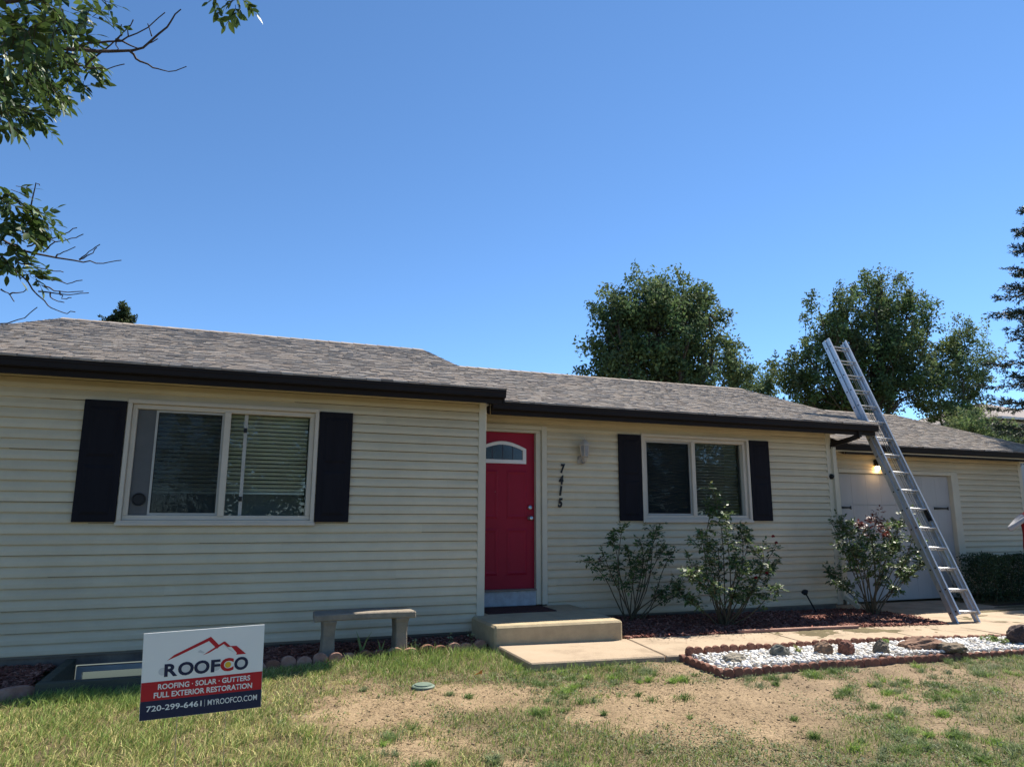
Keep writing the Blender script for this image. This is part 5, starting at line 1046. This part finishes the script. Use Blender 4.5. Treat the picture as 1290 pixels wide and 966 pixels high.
# low broad-leaved weeds
N = 120000; X = rng.uniform(-2.4, 6.4, N); Y = rng.uniform(-6.2, -1.85, N); wk = fbm(X, Y, 2.4, 101)+.5*(fbm(X, Y, 9, 103)-.5)
ok = allowed(X, Y) & (rng.random(N) < np.clip((wk-.50)*7, 0, 1)*np.clip(1.15-1.1*dirt(X, Y), .03, 1)*(.25+.75*sstep(-1.8, .4, X+.3*(Y+3)))); X, Y = X[ok], Y[ok]; n = len(X)
D_ = np.stack([rng.normal(0, 1, n), rng.normal(0, 1, n), rng.uniform(.0, .9, n)], -1); Z = zg(X, Y)+rng.uniform(.0, .03, n)
cl = palette([(.115, .15, .07), (.14, .17, .09), (.09, .125, .05), (.17, .19, .11), (.12, .18, .055)], n, .3)
v, f, c = kites(np.stack([X, Y, Z], -1), D_, rng.uniform(.012, .03, n), rng.uniform(.006, .013, n), cl, .12, np.stack([rng.normal(0, .5, n), rng.normal(0, .5, n), np.ones(n)], -1))
o = np_obj('broadleaf_weeds', v, f, M_GRASS, None, c); tag(o, 'low grey-green broad-leaved weeds spread over the bare right lawn', 'weeds', kind='stuff')
# dead straw lying on the earth
N = 100000; X = rng.uniform(-5.5, 6.4, N); Y = rng.uniform(-6.2, -.7, N); ok = allowed(X, Y) & (rng.random(N) < np.where(fbm(X, Y, 1.5, 91) > .46, .95, .4)); X, Y = X[ok], Y[ok]; n = len(X); a = rng.uniform(0, 3.14, n); l = rng.uniform(.006, .026, n); w = rng.uniform(.0009, .0022, n); Z = zg(X, Y)
ux, uy = np.cos(a), np.sin(a); z1, z2 = Z+rng.uniform(.001, .012, n), Z+rng.uniform(.001, .008, n)
V = np.stack([np.stack([X-ux*l-uy*w, Y-uy*l+ux*w, z1], -1), np.stack([X-ux*l+uy*w, Y-uy*l-ux*w, z1], -1), np.stack([X+ux*l+uy*w, Y+uy*l-ux*w, z2], -1), np.stack([X+ux*l-uy*w, Y+uy*l+ux*w, z2], -1)], 1).reshape(-1, 3)
o = np_obj('dead_straw', V, np.arange(n*4).reshape(-1, 4), M_GRASS, None, np.repeat(palette([(.27, .20, .11), (.18, .13, .075), (.34, .26, .15), (.11, .08, .05), (.22, .18, .12)], n, .2), 4, 0)); tag(o, 'dead straw litter strewn over the bare lawn earth', 'straw', kind='stuff')
# clods and pebbles on the earth
N = 5000; X = rng.uniform(-3, 6.3, N); Y = rng.uniform(-5.6, -1.2, N); ok = allowed(X, Y) & (dirt(X, Y) > .25); X, Y = X[ok], Y[ok]
o = pebbles('earth_clods', np.stack([X, Y], -1), zg(X, Y)+.001, .003, .012, [(.24, .165, .09), (.18, .125, .07), (.29, .21, .125), (.13, .095, .06)]); tag(o, 'small earth clods on the bare ground', 'clods', kind='stuff')
# fallen leaves and chips on the walk by the roses
N = 420; X = rng.uniform(1.6, 6.2, N); Y = -.86-np.abs(rng.normal(0, .22, N)); Z = walk_z(X)+.004; D_ = np.stack([rng.normal(0, 1, N), rng.normal(0, 1, N), np.zeros(N)], -1); cl = palette([(.10, .05, .035), (.06, .075, .03), (.16, .11, .07), (.05, .035, .025)], N, .3)
v, f, c = kites(np.stack([X, Y, Z], -1), D_, rng.uniform(.012, .035, N), rng.uniform(.008, .018, N), cl, .05, np.tile(np.array((.05, .02, 1.0)), (N, 1))); o = np_obj('fallen_leaves', v, f, M_LEAF, None, c); tag(o, 'fallen leaves and mulch bits on the walkway edge', 'leaves', kind='stuff')

# ------------------------------------------------------------------ sprinkler lid and litter
p = atZ(533, 867, .055); z = float(zg(p.x, p.y)); sl_ = empty('sprinkler_lid', (p.x, p.y, z), 'round pale green irrigation valve lid set in the lawn', 'valve lid'); M_LID = mat('faded_green_plastic', (.15, .20, .155), (.10, .14, .105), scale=20, rough=.6)
b = MB(); b.lathe((p.x, p.y, z), [(0, -.05), (.095, -.05), (.095, .018), (.085, .024), (0, .024)], 28); b.build('lid_rim', M_LID, sl_); b = MB(); b.lathe((p.x, p.y, z+.0245), [(0, 0), (.072, 0), (.070, .008), (.03, .010), (0, .010)], 28); b.build('lid', M_LID, sl_)
p = atZ(602, 855, .05); z = float(zg(p.x, p.y)); b = MB(); b.add([(p.x-.04, p.y, z+.012), (p.x-.01, p.y-.035, z+.03), (p.x+.035, p.y-.01, z+.02), (p.x+.045, p.y+.015, z+.05), (p.x, p.y+.03, z+.015)], [(0, 1, 2, 4), (2, 3, 4)])
b.v += [(v[0], v[1], v[2]-.003) for v in b.v]; b.f += [(9, 7, 6, 5), (9, 8, 7)]; tag(b.build('dry_leaf', mat('orange_leaf', (.60, .24, .03), (.45, .16, .02), scale=30, rough=.7)), 'curled orange dry leaf lying in the grass by the walkway', 'leaf')
